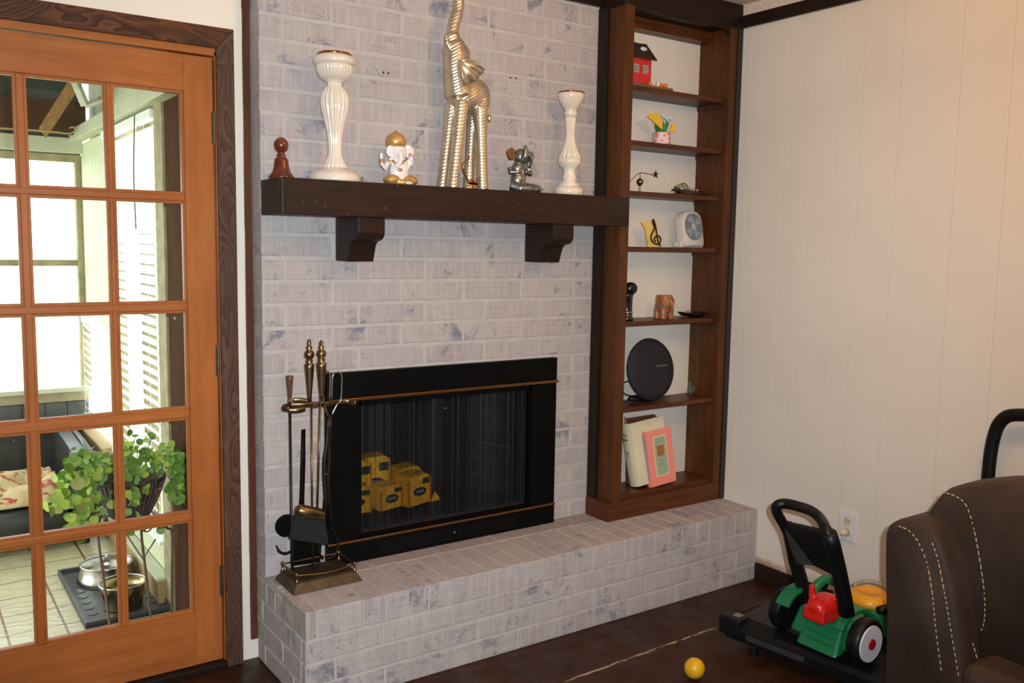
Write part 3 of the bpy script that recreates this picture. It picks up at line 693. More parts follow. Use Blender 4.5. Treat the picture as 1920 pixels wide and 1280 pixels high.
arm = B(); arm.tube(bezier([(-.10, -.035, .57), (-.112, -.015, .572), (-.09, .0, .574), (-.04, -.012, .574), (-.012, -.012, .574), (.03, -.012, .572), (.07, -.0, .572), (.11, -.005, .57), (.125, -.03, .568)]), .0085, 8, flat=.3, upv=(0, 0, 1))
obj('hanger_arms', arm, M_brass, ts, smooth=True)
arm = B(); arm.tube(bezier([(-.10, -.035, .566), (-.075, -.045, .566), (-.05, -.042, .568)]), .008, 8, flat=.35, upv=(0, 0, 1)); obj('hook', arm, M_brass, ts, smooth=True); arm = B().tube(bezier([(-.06, .03, .585), (-.04, .02, .585), (-.012, 0, .58)]), .008, 8, flat=.35, upv=(0, 0, 1)); obj('hook', arm, M_brass, ts, smooth=True)
obj('hook', B().box(-.018, -.002, -.032, -.012, .566, .58), M_brass, ts, bevel=.001); obj('hook', B().box(.018, .03, -.034, -.012, .566, .58), M_brass, ts, bevel=.001)
pk = thing('fireplace_poker', 'long dark poker with side hook hanging at the left of the stand', 'poker', (.042, -.12, .335), group='fireplace tools on the stand')
obj('handle', B().lathe([(.005, .556), (.008, .562), (.005, .566), (.0055, .57), (.0105, .63), (.0115, .64), (.008, .641)], (0, 0, 0), 16), mat('walnut_handle', (96, 66, 50), .3), pk, smooth=True)
obj('shaft', B().tube([(0, 0, .56), (.002, 0, .06), (.004, 0, .008)], [.004, .004, .0035], 8), M_iron, pk, smooth=True)
obj('hook', B().tube(bezier([(0, 0, .085), (-.02, -.004, .082), (-.040, -.006, .093), (-.050, -.006, .115)]), [.0045]*12+[.0035]*8+[.002]*5, 8), M_iron, pk, smooth=True)
br = thing('hearth_brush', 'hearth brush with black bristles and brass cap hanging mid-stand', 'brush', (.14, -.165, .41), group='fireplace tools on the stand')
obj('shaft', B().tube([(-.004, .03, .50), (-.026, .01, .12)], .0032, 8), M_brass, br, smooth=True)
obj('handle', B().lathe([(.006, .48), (.007, .50), (.0150, .59), (.016, .60), (.009, .604), (.012, .61), (.009, .616), (.0155, .628), (.012, .640), (.006, .644), (.010, .650), (.006, .655), (.006, .667), (.001, .673)], (-.0005, .03, 0), 20), M_brass, br, smooth=True)
Lh = at(556, 955, Y=-.165)-Vector(br.location); Rh = at(607, 966, Y=-.165)-Vector(br.location)
dd = (Rh-Lh).normalized()
obj('cap', B().tube([Lh-dd*.002, Lh+dd*.006, Lh.lerp(Rh, .5), Rh-dd*.006, Rh+dd*.002], [.010, .0185, .0200, .0185, .010], 14), M_brass, br, smooth=True)
bl_, br_ = at(543, 1010, Y=-.165)-Vector(br.location), at(614, 1020, Y=-.165)-Vector(br.location)
b = B().hexa([bl_+Vector((0, -.012, 0)), br_+Vector((0, -.012, 0)), br_+Vector((0, .012, 0)), bl_+Vector((0, .012, 0))], [Lh+Vector((0, -.011, 0)), Rh+Vector((0, -.011, 0)), Rh+Vector((0, .011, 0)), Lh+Vector((0, .011, 0))])
obj('bristles', b, mat('black_bristle', (20, 20, 23), .85, bump=1, bs=300), br, bevel=.003)
tg = thing('log_tongs', 'metal log tongs with two looped handles at the right of the stand', 'tongs', (.176, -.12, .345), group='fireplace tools on the stand')
def T(u, v, Y=-.12):
    p = at(u, v, Y=Y)-Vector(tg.location); return p
b = B(); b.tube(bezier([T(615, 778), T(606, 756), T(601, 748), T(602, 715), T(604, 700), T(611, 695), T(618, 700), T(619, 715), T(618, 750)], 6), .0026, 8)
b.tube(bezier([T(622, 778), T(632, 758), T(639, 750), T(641, 715), T(640, 702), T(633, 697), T(625, 702), T(623, 716), T(622, 750)], 6), .0026, 8)
obj('handle', b, M_steel, tg, smooth=True)
b = B(); b.tube([T(617, 776), T(616, 800), T(614, 830), T(610, 860), T(609, 888), T(612, 930), T(606, 985)], [.0035, .006, .007, .009, .008, .009, .006], 8, flat=.5, upv=(1, 0, 0)); b.tube([T(621, 776), T(620, 800), T(618, 830), T(619, 860), T(616, 888), T(618, 940), T(622, 990)], [.0035, .005, .006, .006, .007, .006, .005], 8, flat=.5, upv=(1, 0, 0))
obj('arm', b, M_iron, tg, smooth=True)
b = B(); b.tube(bezier([T(620, 988), T(630, 1005), T(633, 1025), T(626, 1042), T(612, 1048)]), .0035, 8); b.tube(bezier([T(606, 985), T(600, 1015), T(598, 1035), T(606, 1047)]), .0035, 8)
obj('claw', b, M_iron, tg, smooth=True)
b = B(); b.ball(T(611, 889, -.13), .004, 8); b.ball(T(614, 825, -.13), .0035, 8)
obj('rivet', b, M_brass, tg, smooth=True)
sv = thing('ash_shovel', 'black ash shovel standing behind the stand against the brick', 'shovel', (.10, -.045, HZ+.002), group='fireplace tools on the stand')
def V_(u, v, Y=-.045): return at(u, v, Y=Y)-Vector(sv.location)
b = B(); b.tube([V_(569, 805), V_(568, 870), V_(566, 935), V_(565, 960)], [.007, .0085, .0085, .012], 8, flat=.4, upv=(1, 0, 0)); b.ball(V_(571, 806), .004, 6)
obj('handle', b, M_black, sv, smooth=True)
q = [V_(556, 955), V_(576, 955), V_(604, 1000), V_(600, 1053), V_(549, 1060), V_(549, 1000)]
obj('scoop', B().prism([(p.x, max(p.z, .0)) for p in q], -.006, .006, 'y'), M_black, sv, bevel=.003)
b = B(); b.lathe([(.001, -.006), (.036, -.005), (.036, .005), (.001, .006)], V_(537, 985, -.05), 24, M=Matrix.Rotation(PI/2, 3, 'X')); obj('round_guard', b, M_black, sv, smooth='auto')

# ------------------------------------------------------------------ bookcase contents
def shelf_thing(name, label, cat, x, y_, sh, rz=0, group=None): return thing(name, label, cat, (x, y_, SH[sh] if sh in SH else sh), rz, group)
# red toy house on a base with pumpkins
t = shelf_thing('red_house_ornament', 'small red house ornament with dark roof on the top shelf', 'ornament', 1.50, -.06, 'a')
z = .012
obj('base_board', B().box(-.10, .135, -.058, .03, 0, .010), mat('grey_wood', (110, 84, 60), .7), t, bevel=.002)
M_red = mat('red_paint', (200, 44, 42), .6, var=.15, vs=30)
obj('walls', B().prism([(-.03, .01), (.022, .01), (.022, .112), (-.002, .165), (-.03, .112)], -.085, .040, 'x'), M_red, t, bevel=.001)
rb = B().hexa([(-.1, -.045, .108), (.058, -.045, .108), (.04, .0, .172), (-.085, .0, .172)], [(-.1, -.040, .116), (.058, -.040, .116), (.04, .004, .180), (-.085, .004, .180)])
rb.hexa([(-.1, .035, .108), (.058, .035, .108), (.04, -.002, .172), (-.085, -.002, .172)], [(-.1, .030, .116), (.058, .030, .116), (.04, .004, .180), (-.085, .004, .180)])
obj('roof', rb, mat('dark_shingle', (62, 40, 32), .7, var=.5, vs=60), t, bevel=.002)
obj('roof_patch', B().ball((.0, -.026, .15), (.018, .006, .008), 10), mat('pale_blue', (200, 214, 220), .6), t, smooth=True)
M_win = mat('window_black', (30, 26, 30), .4); M_wt = mat('window_white', (230, 226, 216), .6)
for wx in (-.04, .008):
    o = obj('window', B().box(wx-.012, wx+.012, -.0315, -.030, .058, .086), M_win, t)
    wb = B()
    for i in range(4):
        wb.box(wx-.013+i*.008, wx-.0115+i*.008, -.0325, -.0314, .056, .088); wb.box(wx-.013, wx+.0125, -.0325, -.0314, .057+i*.009, .0585+i*.009)
    wm = obj('window_bars', wb, M_wt, t)
M_or = mat('pumpkin_orange', (226, 116, 44), .5)
for (x_, r_) in ((.022, .009), (.082, .009), (.104, .010)):
    p = obj('pumpkin', B().lathe([(.002, 0), (r_*.9, r_*.3), (r_, r_*.8), (r_*.8, r_*1.4), (.002, r_*1.6)], (x_, -.045, .010), 24, flute=(8, .12, 0, 1)), M_or, t, smooth=True)
    obj('stalk', B().tube([(x_, -.045, .022), (x_+.002, -.045, .030)], .0015, 6), M_tan, p)
obj('little_tree', B().lathe([(.009, 0), (.006, .014), (.002, .03), (.0005, .034)], (.072, -.035, .010), 10), M_wt, t)
# paper flowers pot
t = shelf_thing('paper_flower_pot', 'pink patterned pot of yellow and green paper flowers', 'flower pot', 1.645, -.05, 'b')
M_pink = NT('pink_pattern'); s = M_pink; v_ = s.n('ShaderNodeTexVoronoi', {'Vector': s.pos(obj=True), 'Scale': 50.0}); s.l(s.mix(s.ramp(v_.outputs[0], .4, .5), lin((238, 132, 100)), lin((236, 208, 210))), s.b.inputs['Base Color']); M_pink = s.m
obj('pot', B().lathe([(.034, 0), (.038, .01), (.036, .03), (.034, .045), (.040, .050), (.036, .052)], seg=24), M_pink, t, smooth=True)
M_lf = mat('paper_green', (70, 150, 84), .6, c2=(40, 110, 60), vs=60); M_lb = mat('pale_blue_petal', (196, 220, 226), .6); M_yp = mat('yellow_paper', (236, 190, 50), .6)
b = B()
for i in range(26):
    a = random.uniform(0, 2*PI); r_ = random.uniform(.01, .05); h_ = random.uniform(.07, .11)
    p0 = Vector((random.uniform(-.02, .02), random.uniform(-.02, .02), .045)); p1 = Vector((r_*math.cos(a)+.004, r_*math.sin(a)*.6, h_)); d = Vector((math.cos(a+1.5), math.sin(a+1.5), 0))*.007
    mid = p0.lerp(p1, .55); vs = [b.bm.verts.new(q) for q in (p0, mid+d, p1, mid-d)]; b.bm.faces.new(vs)
obj('leaves', b, M_lf, t, kind='stuff', solid=.0008)
for (x_, z_) in ((-.012, .115), (.008, .108), (.03, .112)): obj('flower', B().lathe([(.003, 0), (.010, .008), (.013, .014), (.008, .012), (.002, .006)], (x_, -.02, z_-.01), 10), M_lb, t, smooth=True)
obj('yellow_fan', B().prism([(-.018, .062), (-.100, .106), (-.085, .118), (-.045, .125), (-.040, .128), (-.018, .09)], -.022, -.018, 'y'), M_yp, t)
obj('yellow_fan', B().prism([(.022, .058), (.058, .062), (.056, .092), (.040, .090)], -.022, -.018, 'y'), M_yp, t)
# balancing toy
t = shelf_thing('balancing_ornament', 'brass balancing bird-shaped ornament with long arm and star ends', 'ornament', 1.535, -.05, 'c')
b = B(); b.lathe([(.002, .026), (.009, .032), (.0145, .040), (.013, .050), (.006, .056), (.002, .058)], (0, 0, 0), 14)
obj('bulb_body', b, M_brass, t, smooth=True)
obj('legs', B().tube([(-.003, 0, .028), (-.003, 0, 0)], .001, 5).tube([(.003, 0, .028), (.003, 0, 0)], .001, 5), M_brassdark, t)
obj('arm', B().tube(bezier([(-.066, 0, .030), (-.03, 0, .062), (0, 0, .079), (.04, 0, .078), (.08, 0, .074)]), .0013, 6).tube([(0, 0, .058), (0, 0, .079)], .001, 5), M_iron, t)
for (cx, cz_) in ((.085, .078), (-.068, .032)):
    pl = []
    for i in range(10):
        a = PI/2+i*PI/5; r_ = .018 if i % 2 == 0 else .006; pl.append((cx+r_*math.cos(a), cz_+r_*math.sin(a)))
    obj('star', B().prism(pl, -.001, .001, 'y'), M_iron, t)
# crocodile ornament
t = shelf_thing('crystal_lizard_ornament', 'brass and glass-jewelled lizard ornament lying on the third shelf', 'ornament', 1.83, -.06, 'c')
obj('body', B().tube(bezier([(-.135, -.01, .018), (-.11, -.01, .022), (-.07, 0, .012), (0, 0, .012), (.05, .0, .012), (.10, 0, .010), (.14, 0, .004)]), [.004]*6+[.010]*8+[.012]*10+[.010]*8+[.006]*10+[.004]*7, 10), M_brassdark, t, smooth=True)
M_jewel = mat('pale_jewels', (200, 186, 150), .15, .3, var=.5, vs=150, coat=.5)
b = B()
for i in range(26): b.ball((-.095+i*.0042+random.uniform(-.003, .003), random.uniform(-.014, .014), .022+.018*math.exp(-((i-7)/7)**2)+random.uniform(0, .006)), .0058, 6)
obj('jewels', b, M_jewel, t, kind='stuff', smooth=True)
b = B(); b.tube(bezier([(-.08, -.0, .03), (-.075, -.0, .045), (-.06, 0, .050), (-.045, 0, .045), (-.035, 0, .038)]), .0022, 6)
for (x_, s_) in ((-.07, -1), (-.07, 1), (.06, -1), (.06, 1)): b.tube([(x_, 0, .01), (x_-.02, s_*.022, .008), (x_-.028, s_*.028, .002)], .003, 6)
obj('legs', b, M_brassdark, t, smooth=True)
# treble clef note stand
t = shelf_thing('treble_clef_ornament', 'curled yellow sheet music ornament with bronze treble clef', 'ornament', 1.62, -.05, 'd')
P = [(-.075, .098), (-.05, .102), (-.02, .106), (.012, .104), (.016, .095), (.022, .06), (.036, .02), (.042, 0), (-.03, 0), (-.034, .02), (-.045, .06), (-.06, .085)]
obj('sheet', B().prism(P, -.002, .004, 'y'), mat('aged_yellow_sheet', (226, 184, 96), .5, c2=(236, 206, 130), vs=25), t, bevel=.001)
stf = B()
for i in range(5): stf.tube([(-.04+i*.012, -.003, .015), (-.058+i*.013, -.003, .09)], .0004, 4)
obj('stave_lines', stf, mat('stave_brown', (150, 110, 60), .7), t)
cl = bezier([(.034, -.006, .004), (.028, -.006, .012), (.020, -.006, .020), (.004, -.006, .080), (-.004, -.006, .100), (-.012, -.006, .112), (-.014, -.006, .098), (-.004, -.006, .084), (-.006, -.006, .070), (-.018, -.006, .052), (-.020, -.006, .034), (-.006, -.006, .018), (.014, -.006, .012), (.030, -.006, .018), (.034, -.006, .034), (.022, -.006, .046), (.006, -.006, .044), (-.002, -.006, .032), (.006, -.006, .022)], 6)
obj('treble_clef', B().tube(cl, .0032, 8), mat('dark_bronze', (70, 44, 28), .35, .8), t, smooth=True)
# desk fan
t = shelf_thing('desk_fan', 'small white and grey desk fan on the fourth shelf', 'fan', 1.835, -.06, 'd', .12)
M_wp = mat('white_plastic', (214, 206, 200), .4); M_gp = mat('grey_plastic', (150, 156, 162), .45); M_bl = mat('fan_blade_grey', (170, 178, 186), .35)
tilt = Matrix.Rotation(-.17, 3, 'X')
b = B(); pl = []
hw, hh, cr = .067, .076, .045
for cx, cz_, a0 in ((hw-cr, hh-cr, 0), (-(hw-cr), hh-cr, PI/2), (-(hw-.022), -(hh-.022), PI), (hw-.022, -(hh-.022), 1.5*PI)):
    rr = cr if cz_ > 0 else .022
    for i in range(7): a = a0+i*PI/12; pl.append((cx+rr*math.cos(a), cz_+rr*math.sin(a)+hh+.002))
N_ = len(pl)
outer = [(p[0], p[1]) for p in pl]
circ = lambda r_, n: [(r_*math.cos(2*PI*i/n), r_*math.sin(2*PI*i/n)+hh+.010) for i in range(n)]
def tl(vs): 
    for v in vs: v.co = tilt @ v.co
b.prism(outer, -.016, .03, 'y'); tl(b.bm.verts); obj('housing', b, M_wp, t, bevel=.006, smooth='auto')
b = B().prism(circ(.056, 32), -.0185, -.015, 'y'); tl(b.bm.verts); obj('grille_back', b, mat('grille_shadow', (84, 92, 98), .6), t)
b = B()
for i in range(44):
    a = 2*PI*i/44; c0, c1 = math.cos(a), math.sin(a); zc = hh+.010
    for r0, r1_ in ((.018, .0545),): b.tube([(r0*c0, -.0215, zc+r0*c1), (r1_*c0, -.0205, zc+r1_*c1)], .0009, 4)
for r_ in (.0185, .032, .044, .055): b.tube([(r_*math.cos(i*PI/16), -.021, hh+.01+r_*math.sin(i*PI/16)) for i in range(32)], .0012, 4, closed=True)
tl(b.bm.verts); obj('grille', b, M_gp, t)
b = B().lathe([(.001, .004), (.015, .003), (.018, 0), (.001, -.001)], (0, -.021, hh+.010), 20, M=Matrix.Rotation(PI/2, 3, 'X')); tl(b.bm.verts); obj('hub', b, M_bl, t, smooth=True)
b = B()
for k in range(4):
    a = k*PI/2+.5; b.prism([(.015*math.cos(a), hh+.01+.015*math.sin(a)), (.052*math.cos(a-.25), hh+.01+.052*math.sin(a-.25)), (.052*math.cos(a+.5), hh+.01+.052*math.sin(a+.5))], -.0198, -.0190, 'y')
tl(b.bm.verts); obj('blade', b, M_bl, t)
obj('foot', B().box(-.075, -.035, .0, .045, 0, .026), M_wp, t, bevel=.006)
obj('base', B().box(-.05, .05, -.02, .03, 0, .012), M_gp, t, bevel=.004)
# white round thing mostly hidden
t = shelf_thing('white_round_dish', 'white rounded dish mostly hidden behind the left bookcase post, fourth shelf', 'dish', 1.478, -.012, 'd')
obj('dish', B().lathe([(.001, -.006), (.026, -.006), (.033, -.002), (.034, .004), (.028, .002), (.001, 0)], (-.004, 0, .034), 28, M=Matrix.Rotation(PI/2-.12, 3, 'X')), M_wp, t, smooth=True)
# black object: torch
t = shelf_thing('black_flashlight', 'glossy black upright flashlight by the left post, fifth shelf', 'flashlight', 1.472, -.065, 'e')
obj('body', B().lathe([(.026, 0), (.028, .006), (.026, .012), (.022, .016), (.021, .05), (.0215, .09), (.024, .10), (.022, .108)], seg=28), mat('glossy_black', (14, 14, 16), .15, coat=.6), t, smooth=True)
obj('head', B().ball((.010, -.006, .128), (.030, .026, .026), 18), mat('satin_black', (16, 16, 18), .3), t, smooth=True)
obj('silver_ring', B().lathe([(.0235, .030), (.0245, .033), (.0235, .036)], seg=24), M_steel, t, smooth=True)
# brown elephant pot
t = shelf_thing('brown_elephant_cup', 'orange-brown carved ceramic elephant cup on the fifth shelf', 'cup', 1.672, -.07, 'e')
b = B(); b.lathe([(.026, .03), (.034, .04), (.037, .06), (.037, .08), (.033, .098), (.029, .1), (.028, .09), (.027, .045), (.001, .042)], seg=24)
for (x_, y_) in ((-.020, -.018), (.020, -.018), (-.020, .018), (.020, .018)): b.tube([(x_, y_, .045), (x_*1.1, y_, .0)], [.014, .0125], 12)
b.tube([(0, -.034, .075), (0, -.046, .062), (.002, -.045, .045), (-.002, -.042, .035)], [.012, .009, .007, .005], 10)
for sx in (-1, 1): b.ball((sx*.028, -.022, .070), (.010, .006, .016), 10)
obj('body', b, mat('carved_brown_glaze', (176, 112, 64), .3, c2=(140, 84, 50), vs=40, coat=.4, bump=.6, bs=70), t, remesh=.0024)
obj('blanket_band', B().lathe([(.0375, .048), (.0385, .052), (.0375, .056)], seg=24), mat('grey_glaze', (110, 100, 84), .4), t, smooth=True)
# black tray
t = shelf_thing('black_dish', 'shallow curved black dish at the right of the fifth shelf', 'dish', 1.855, -.055, 'e')
b = B(); n = 28; ring = []
for (sc, z_) in ((.45, .002), (.8, .006), (1, .016), (1.03, .020), (.97, .019), (.75, .010), (.3, .007)):
    ring.append([b.bm.verts.new((.075*sc*math.cos(2*PI*i/n), .042*sc*math.sin(2*PI*i/n), z_+.006*sc*math.cos(2*PI*i/n)**2*(1 if math.cos(2*PI*i/n) < 0 else .2))) for i in range(n)])
for A, Bq in zip(ring, ring[1:]):
    for i in range(n): b.bm.faces.new((A[i], A[(i+1) % n], Bq[(i+1) % n], Bq[i]))
b.bm.faces.new(ring[0][::-1]); b.bm.faces.new(ring[-1]); obj('bowl', b, mat('black_lacquer', (14, 14, 16), .2, coat=.5), t, smooth=True)
obj('pink_pebble', B().ball((-.035, -.01, .024), (.018, .012, .006), 10).ball((-.035, -.012, .031), .003, 8), mat('pink_grey', (160, 120, 120), .5), t, smooth=True)
# round speaker
t = shelf_thing('round_speaker', 'large round black fabric speaker leaning back on the sixth shelf', 'speaker', 1.63, -.045, 'f')
Mr = Matrix.Rotation(PI/2-.16, 3, 'X')
R_ = .130; cz_ = .133
b = B().lathe([(.001, -.030), (.06, -.028), (.105, -.018), (.127, -.004), (R_, .002), (.127, .008), (.10, .014), (.06, .018), (.001, .0195)], (0, 0, cz_), 56, M=Mr)
obj('fabric_disc', b, mat('black_speaker_cloth', (26, 25, 30), .75, bump=.3, bs=500), t, smooth=True)
text('logo', 'harman/kardon', .0105, M_steel, t, Vector((.045, 0, cz_))+Mr @ Vector((0, .012, .0198)), (PI/2-.16-.12*0, 0, 0))
obj('stand_foot', B().box(-.03, .03, .0, .03, 0, .012), M_black, t, bevel=.003)
cb = bezier([Vector((-.10, .01, .09)), Vector((-.135, .01, .085)), Vector((-.145, .01, .06)), Vector((-.12, .015, .035)), Vector((-.07, .02, .022))], 8)
obj('cord', B().tube(cb, .0026, 8).tube(bezier([(-.07, .02, .02), (-.12, .01, .006), (-.19, .02, .003), (-.23, .03, .003)]), .0026, 8), M_blackplastic, t, smooth=True)
obj('cord_bundle', B().ball((-.075, .01, .016), (.035, .016, .014), 10).tube(bezier([(-.10, .0, .01), (-.06, -.01, .02), (-.03, .01, .012)]), .005, 6), M_blackplastic, t, smooth=True)
# small figurine
t = shelf_thing('tiny_grey_figurine', 'tiny dark grey huddled figurine at the right of the sixth shelf', 'figurine', 1.905, -.015, 'f')
b = B(); b.ball((0, 0, .016), (.018, .014, .018), 10); b.ball((-.004, 0, .036), (.010, .009, .014), 10); b.ball((-.005, -.002, .052), .007, 10); b.ball((.012, -.004, .024), (.010, .010, .012), 8); b.tube([(-.012, 0, .02), (-.014, 0, .05)], .003, 6)
obj('body', b, mat('verdigris', (84, 82, 74), .7), t, remesh=.002)
# books on the lowest shelf
Zb = .397
def book(name, label, x0, x1, h, th, yfront, lean, cover, pages, rz):
    t = thing(name, label, 'book', (x0, yfront, Zb), rz, 'books leaning on the lowest shelf')
    return t
t = thing('white_bible', 'thick cream white book with a black cross on its spine', 'book', (1.545, -.035, Zb+.001), -.03)
wd, ht, th = .185, .262, .062
Rl = Matrix.Rotation(-.10, 3, 'Y') @ Matrix.Rotation(-.17, 3, 'X')
M_wb = mat('cream_book_cover', (222, 214, 178), .35, var=.08, vs=10); M_pg = mat('gilt_pages', (150, 110, 66), .6)
def leanpart(n, b, mm, t, **k):
    for v in b.bm.verts: v.co = Rl @ v.co
    return obj(n, b, mm, t, **k)
# spine faces left (-x), cover faces the room (-y)
leanpart('cover', B().box(0, wd, -th, -th+.003, 0, ht), M_wb, t, bevel=.001)
leanpart('cover', B().box(0, wd, -.003, 0, 0, ht), M_wb, t, bevel=.001)
leanpart('spine', B().prism([(0, 0), (-.008, -th*.25), (-.010, -th*.5), (-.008, -th*.75), (0, -th)], 0, ht, 'z'), M_wb, t)
leanpart('pages', B().box(.0, wd-.004, -th+.003, -.003, .003, ht-.003), M_pg, t)
cr_ = B(); yv = -th*.5
cr_.box(-.0115, -.0098, yv-.0008, yv+.0008, .120, .150); cr_.box(-.0115, -.0098, yv-.007, yv+.007, .1395, .1415)
leanpart('cross', cr_, M_black, t)
for (tx, zz) in (('The', .215), ('Bible', .195)):
    o = text('spine_title', tx, .016, M_black, t, Rl @ Vector((-.0112, yv, zz)), (0, 0, 0)); o.rotation_euler = (Rl @ Matrix(((0, 0, -1), (-1, 0, 0), (0, 1, 0)))).to_euler()
leanpart('bookmark', B().prism([(.0, ht-.01), (.016, ht-.01), (.012, ht+.022), (.008, ht+.030), (.004, ht+.022)], -.030, -.028, 'y'), M_pg, t)
t = thing('dark_red_book', 'dark reddish book mostly hidden behind the cream book', 'book', (1.56, .010, Zb+.001), 0)
Rl = Matrix.Rotation(-.02, 3, 'Y') @ Matrix.Rotation(-.02, 3, 'X')
M_dr = mat('dark_red_cover', (96, 52, 48), .5)
leanpart('cover', B().box(.0, .155, -.02, .0, 0, .276), M_dr, t, bevel=.001); leanpart('pages', B().box(.003, .152, -.017, -.003, .274, .2765), M_pg, t)
t = thing('pink_book', 'pink hardback book with pale green label leaning on the cream book', 'book', (1.598, -.098, Zb+.001), .0)
Rl = Matrix.Rotation(-.085, 3, 'Y') @ Matrix.Rotation(-.12, 3, 'X')
wd, ht, th = .140, .232, .030
M_pk = mat('pink_book_cover', (240, 140, 122), .3, coat=.3)
leanpart('cover', B().box(.006, wd, -th*.5, -th*.5+.003, 0, ht), M_pk, t, bevel=.001); leanpart('cover', B().box(.006, wd, th*.5-.003, th*.5, 0, ht), M_pk, t, bevel=.001)
leanpart('spine', B().prism([(.008, -th*.5), (0, -th*.45), (-.003, 0), (0, th*.45), (.008, th*.5)], 0, ht, 'z'), M_pk, t)
leanpart('spine_panel', B().box(-.0040, -.0005, -th*.32, th*.32, .03, ht-.012), mat('grey_spine', (170, 150, 146), .5), t)
leanpart('pages', B().box(.006, wd-.003, -th*.5+.003, th*.5-.003, .003, ht-.003), mat('page_white', (225, 215, 195), .7), t)
yf = -th*.5-.0006
lb = leanpart('label_panel', B().box(.032, .106, yf, yf+.0008, .038, .205), mat('cream_border', (226, 216, 184), .6), t)
leanpart('label_centre', B().box(.036, .102, yf-.0006, yf, .042, .201), mat('sage_green', (158, 176, 148), .6), t)
leanpart('picture', B().box(.048, .088, yf-.0012, yf-.0004, .120, .165), mat('orange_picture', (196, 92, 44), .6, c2=(120, 120, 50), vs=60), t)
tx_ = B()
for (zz, n_) in ((.188, 3), (.180, 4), (.104, 5), (.096, 3), (.086, 3), (.078, 4), (.056, 5)):
    for i in range(n_): tx_.box(.069-(n_*.005)+i*.010, .069-(n_*.005)+i*.010+.0075, yf-.0009, yf-.0004, zz, zz+.003)
leanpart('label_lettering', tx_, mat('faded_print', (118, 140, 118), .6), t)
gl = B(); gl.box(-.002, .001, -th*.4, -th*.36, 0, ht); 
tag(obj('small_dark_scrap', B().box(1.408, 1.424, -.112, -.100, Zb, Zb+.006).box(1.418, 1.436, -.108, -.1, Zb, Zb+.009), M_black, bevel=.002), 'small black plastic bit in the left corner of the lowest shelf', 'scrap')

# ------------------------------------------------------------------ wall outlet with plug
t = thing('wall_outlet', 'white duplex wall outlet with a cream plug', 'outlet', (XR, -.762, .344))
M_ow = mat('outlet_white', (226, 222, 226), .35); M_oc = mat('outlet_cream', (214, 198, 170), .4)
obj('plate', B().box(-.006, 0, -.038, .038, -.058, .058), M_ow, t, bevel=.003)
for zz in (.02, -.02):
    o = obj('socket', B().lathe([(.001, .0), (.016, .0), (.017, .002), (.016, .004), (.001, .004)], (-.009, 0, zz), 20, M=Matrix.Rotation(PI/2, 3, 'Y')), M_oc, t)
    if zz > 0: obj('slots', B().box(-.0100, -.0088, -.007, -.0055, zz-.002, zz+.008).box(-.0100, -.0088, .0055, .007, zz-.002, zz+.008), M_black, o)
pg = thing('plug', 'cream plug and cord in the lower socket', 'plug', (XR-.012, -.762, .324))
obj('plug_body', B().lathe([(.001, 0), (.015, .0), (.014, .018), (.008, .030), (.001, .032)], (0, 0, 0), 16, M=Matrix.Rotation(-PI/2, 3, 'Y')), M_oc, pg, smooth=True)
obj('cord', B().tube(bezier([(-.028, 0, 0), (-.034, .012, -.006), (-.03, .02, -.03), (-.025, .022, -.09), (-.02, .02, -.2), (-.03, .02, -.30)]), .003, 8), M_oc, pg, smooth=True)

# ------------------------------------------------------------------ yellow ball
t = thing('yellow_ball', 'small yellow plastic ball on the dark floor', 'ball', (1.128, -.818, 0))
obj('ball', B().ball((0, 0, .0335), .0335, 28), mat('yellow_plastic', (232, 178, 26), .35, c2=(214, 156, 20), vs=25), t, smooth=True)
obj('air_hole', B().ball((.012, -.0305, .030), .0028, 6), M_black, t)

# ------------------------------------------------------------------ treadmill
A8 = math.radians(7)
tm = thing('treadmill', 'black low treadmill deck with upright handle, between sofa and wall', 'treadmill', (1.395, -.712, 0), A8)
obj('belt', B().box(.065, .455, -.62, -.008, .082, .0985), mat('black_belt', (36, 34, 36), .6, bump=.3, bs=200), tm, bevel=.004)
obj('side_rail', B().prism([(.0, .035), (.0, .075), (.012, .09), (.055, .104), (.064, .104), (.064, .035)], -.66, -.0, 'y'), M_blackplastic, tm, bevel=.003)
obj('side_rail', B().box(.456, .50, -.66, 0, .035, .104), M_blackplastic, tm, bevel=.003)
obj('end_cap', B().box(-.006, .066, -.055, .03, .045, .110), M_blackplastic, tm, bevel=.008)
obj('cap_sticker', B().box(.022, .052, -.035, -.008, .110, .1108), mat('sticker_grey', (130, 122, 108), .5), tm)
obj('roller', B().tube([(.06, .0, .07), (.46, 0, .07)], .024, 16), M_blackplastic, tm, smooth=True)
obj('grip_strip', B().box(-.001, .0, -.30, -.08, .05, .07), mat('dark_grey_strip', (48, 46, 46), .6), tm)
obj('underframe', B().box(.03, .47, -.64, -.03, .03, .08), M_black, tm)
for (x_, y_) in ((.02, -.10), (.48, -.10), (.02, -.58), (.48, -.58)): obj('foot', B().lathe([(.016, 0), (.016, .028), (.012, .036)], (x_, y_, 0), 12), M_blackplastic, tm)
ci, si = math.cos(-A8), math.sin(-A8)
def TL(p): d = Vector(p)-Vector(tm.location); return Vector((ci*d.x-si*d.y, si*d.x+ci*d.y, d.z))
h0 = bezier([TL((1.945, -1.305, .06)), TL((1.945, -1.30, .30)), TL((1.945, -1.298, .66)), TL((1.945, -1.308, .80)), TL((1.945, -1.335, .862)), TL((1.945, -1.39, .882)), TL((1.945, -1.50, .888)), TL((1.945, -1.62, .86)), TL((1.945, -1.66, .74)), TL((1.945, -1.66, .3)), TL((1.945, -1.66, .03))], 6)
obj('handle', B().tube(h0, .021, 12, flat=.75, upv=(0, 1, 0)), M_blackplastic, tm, smooth=True)

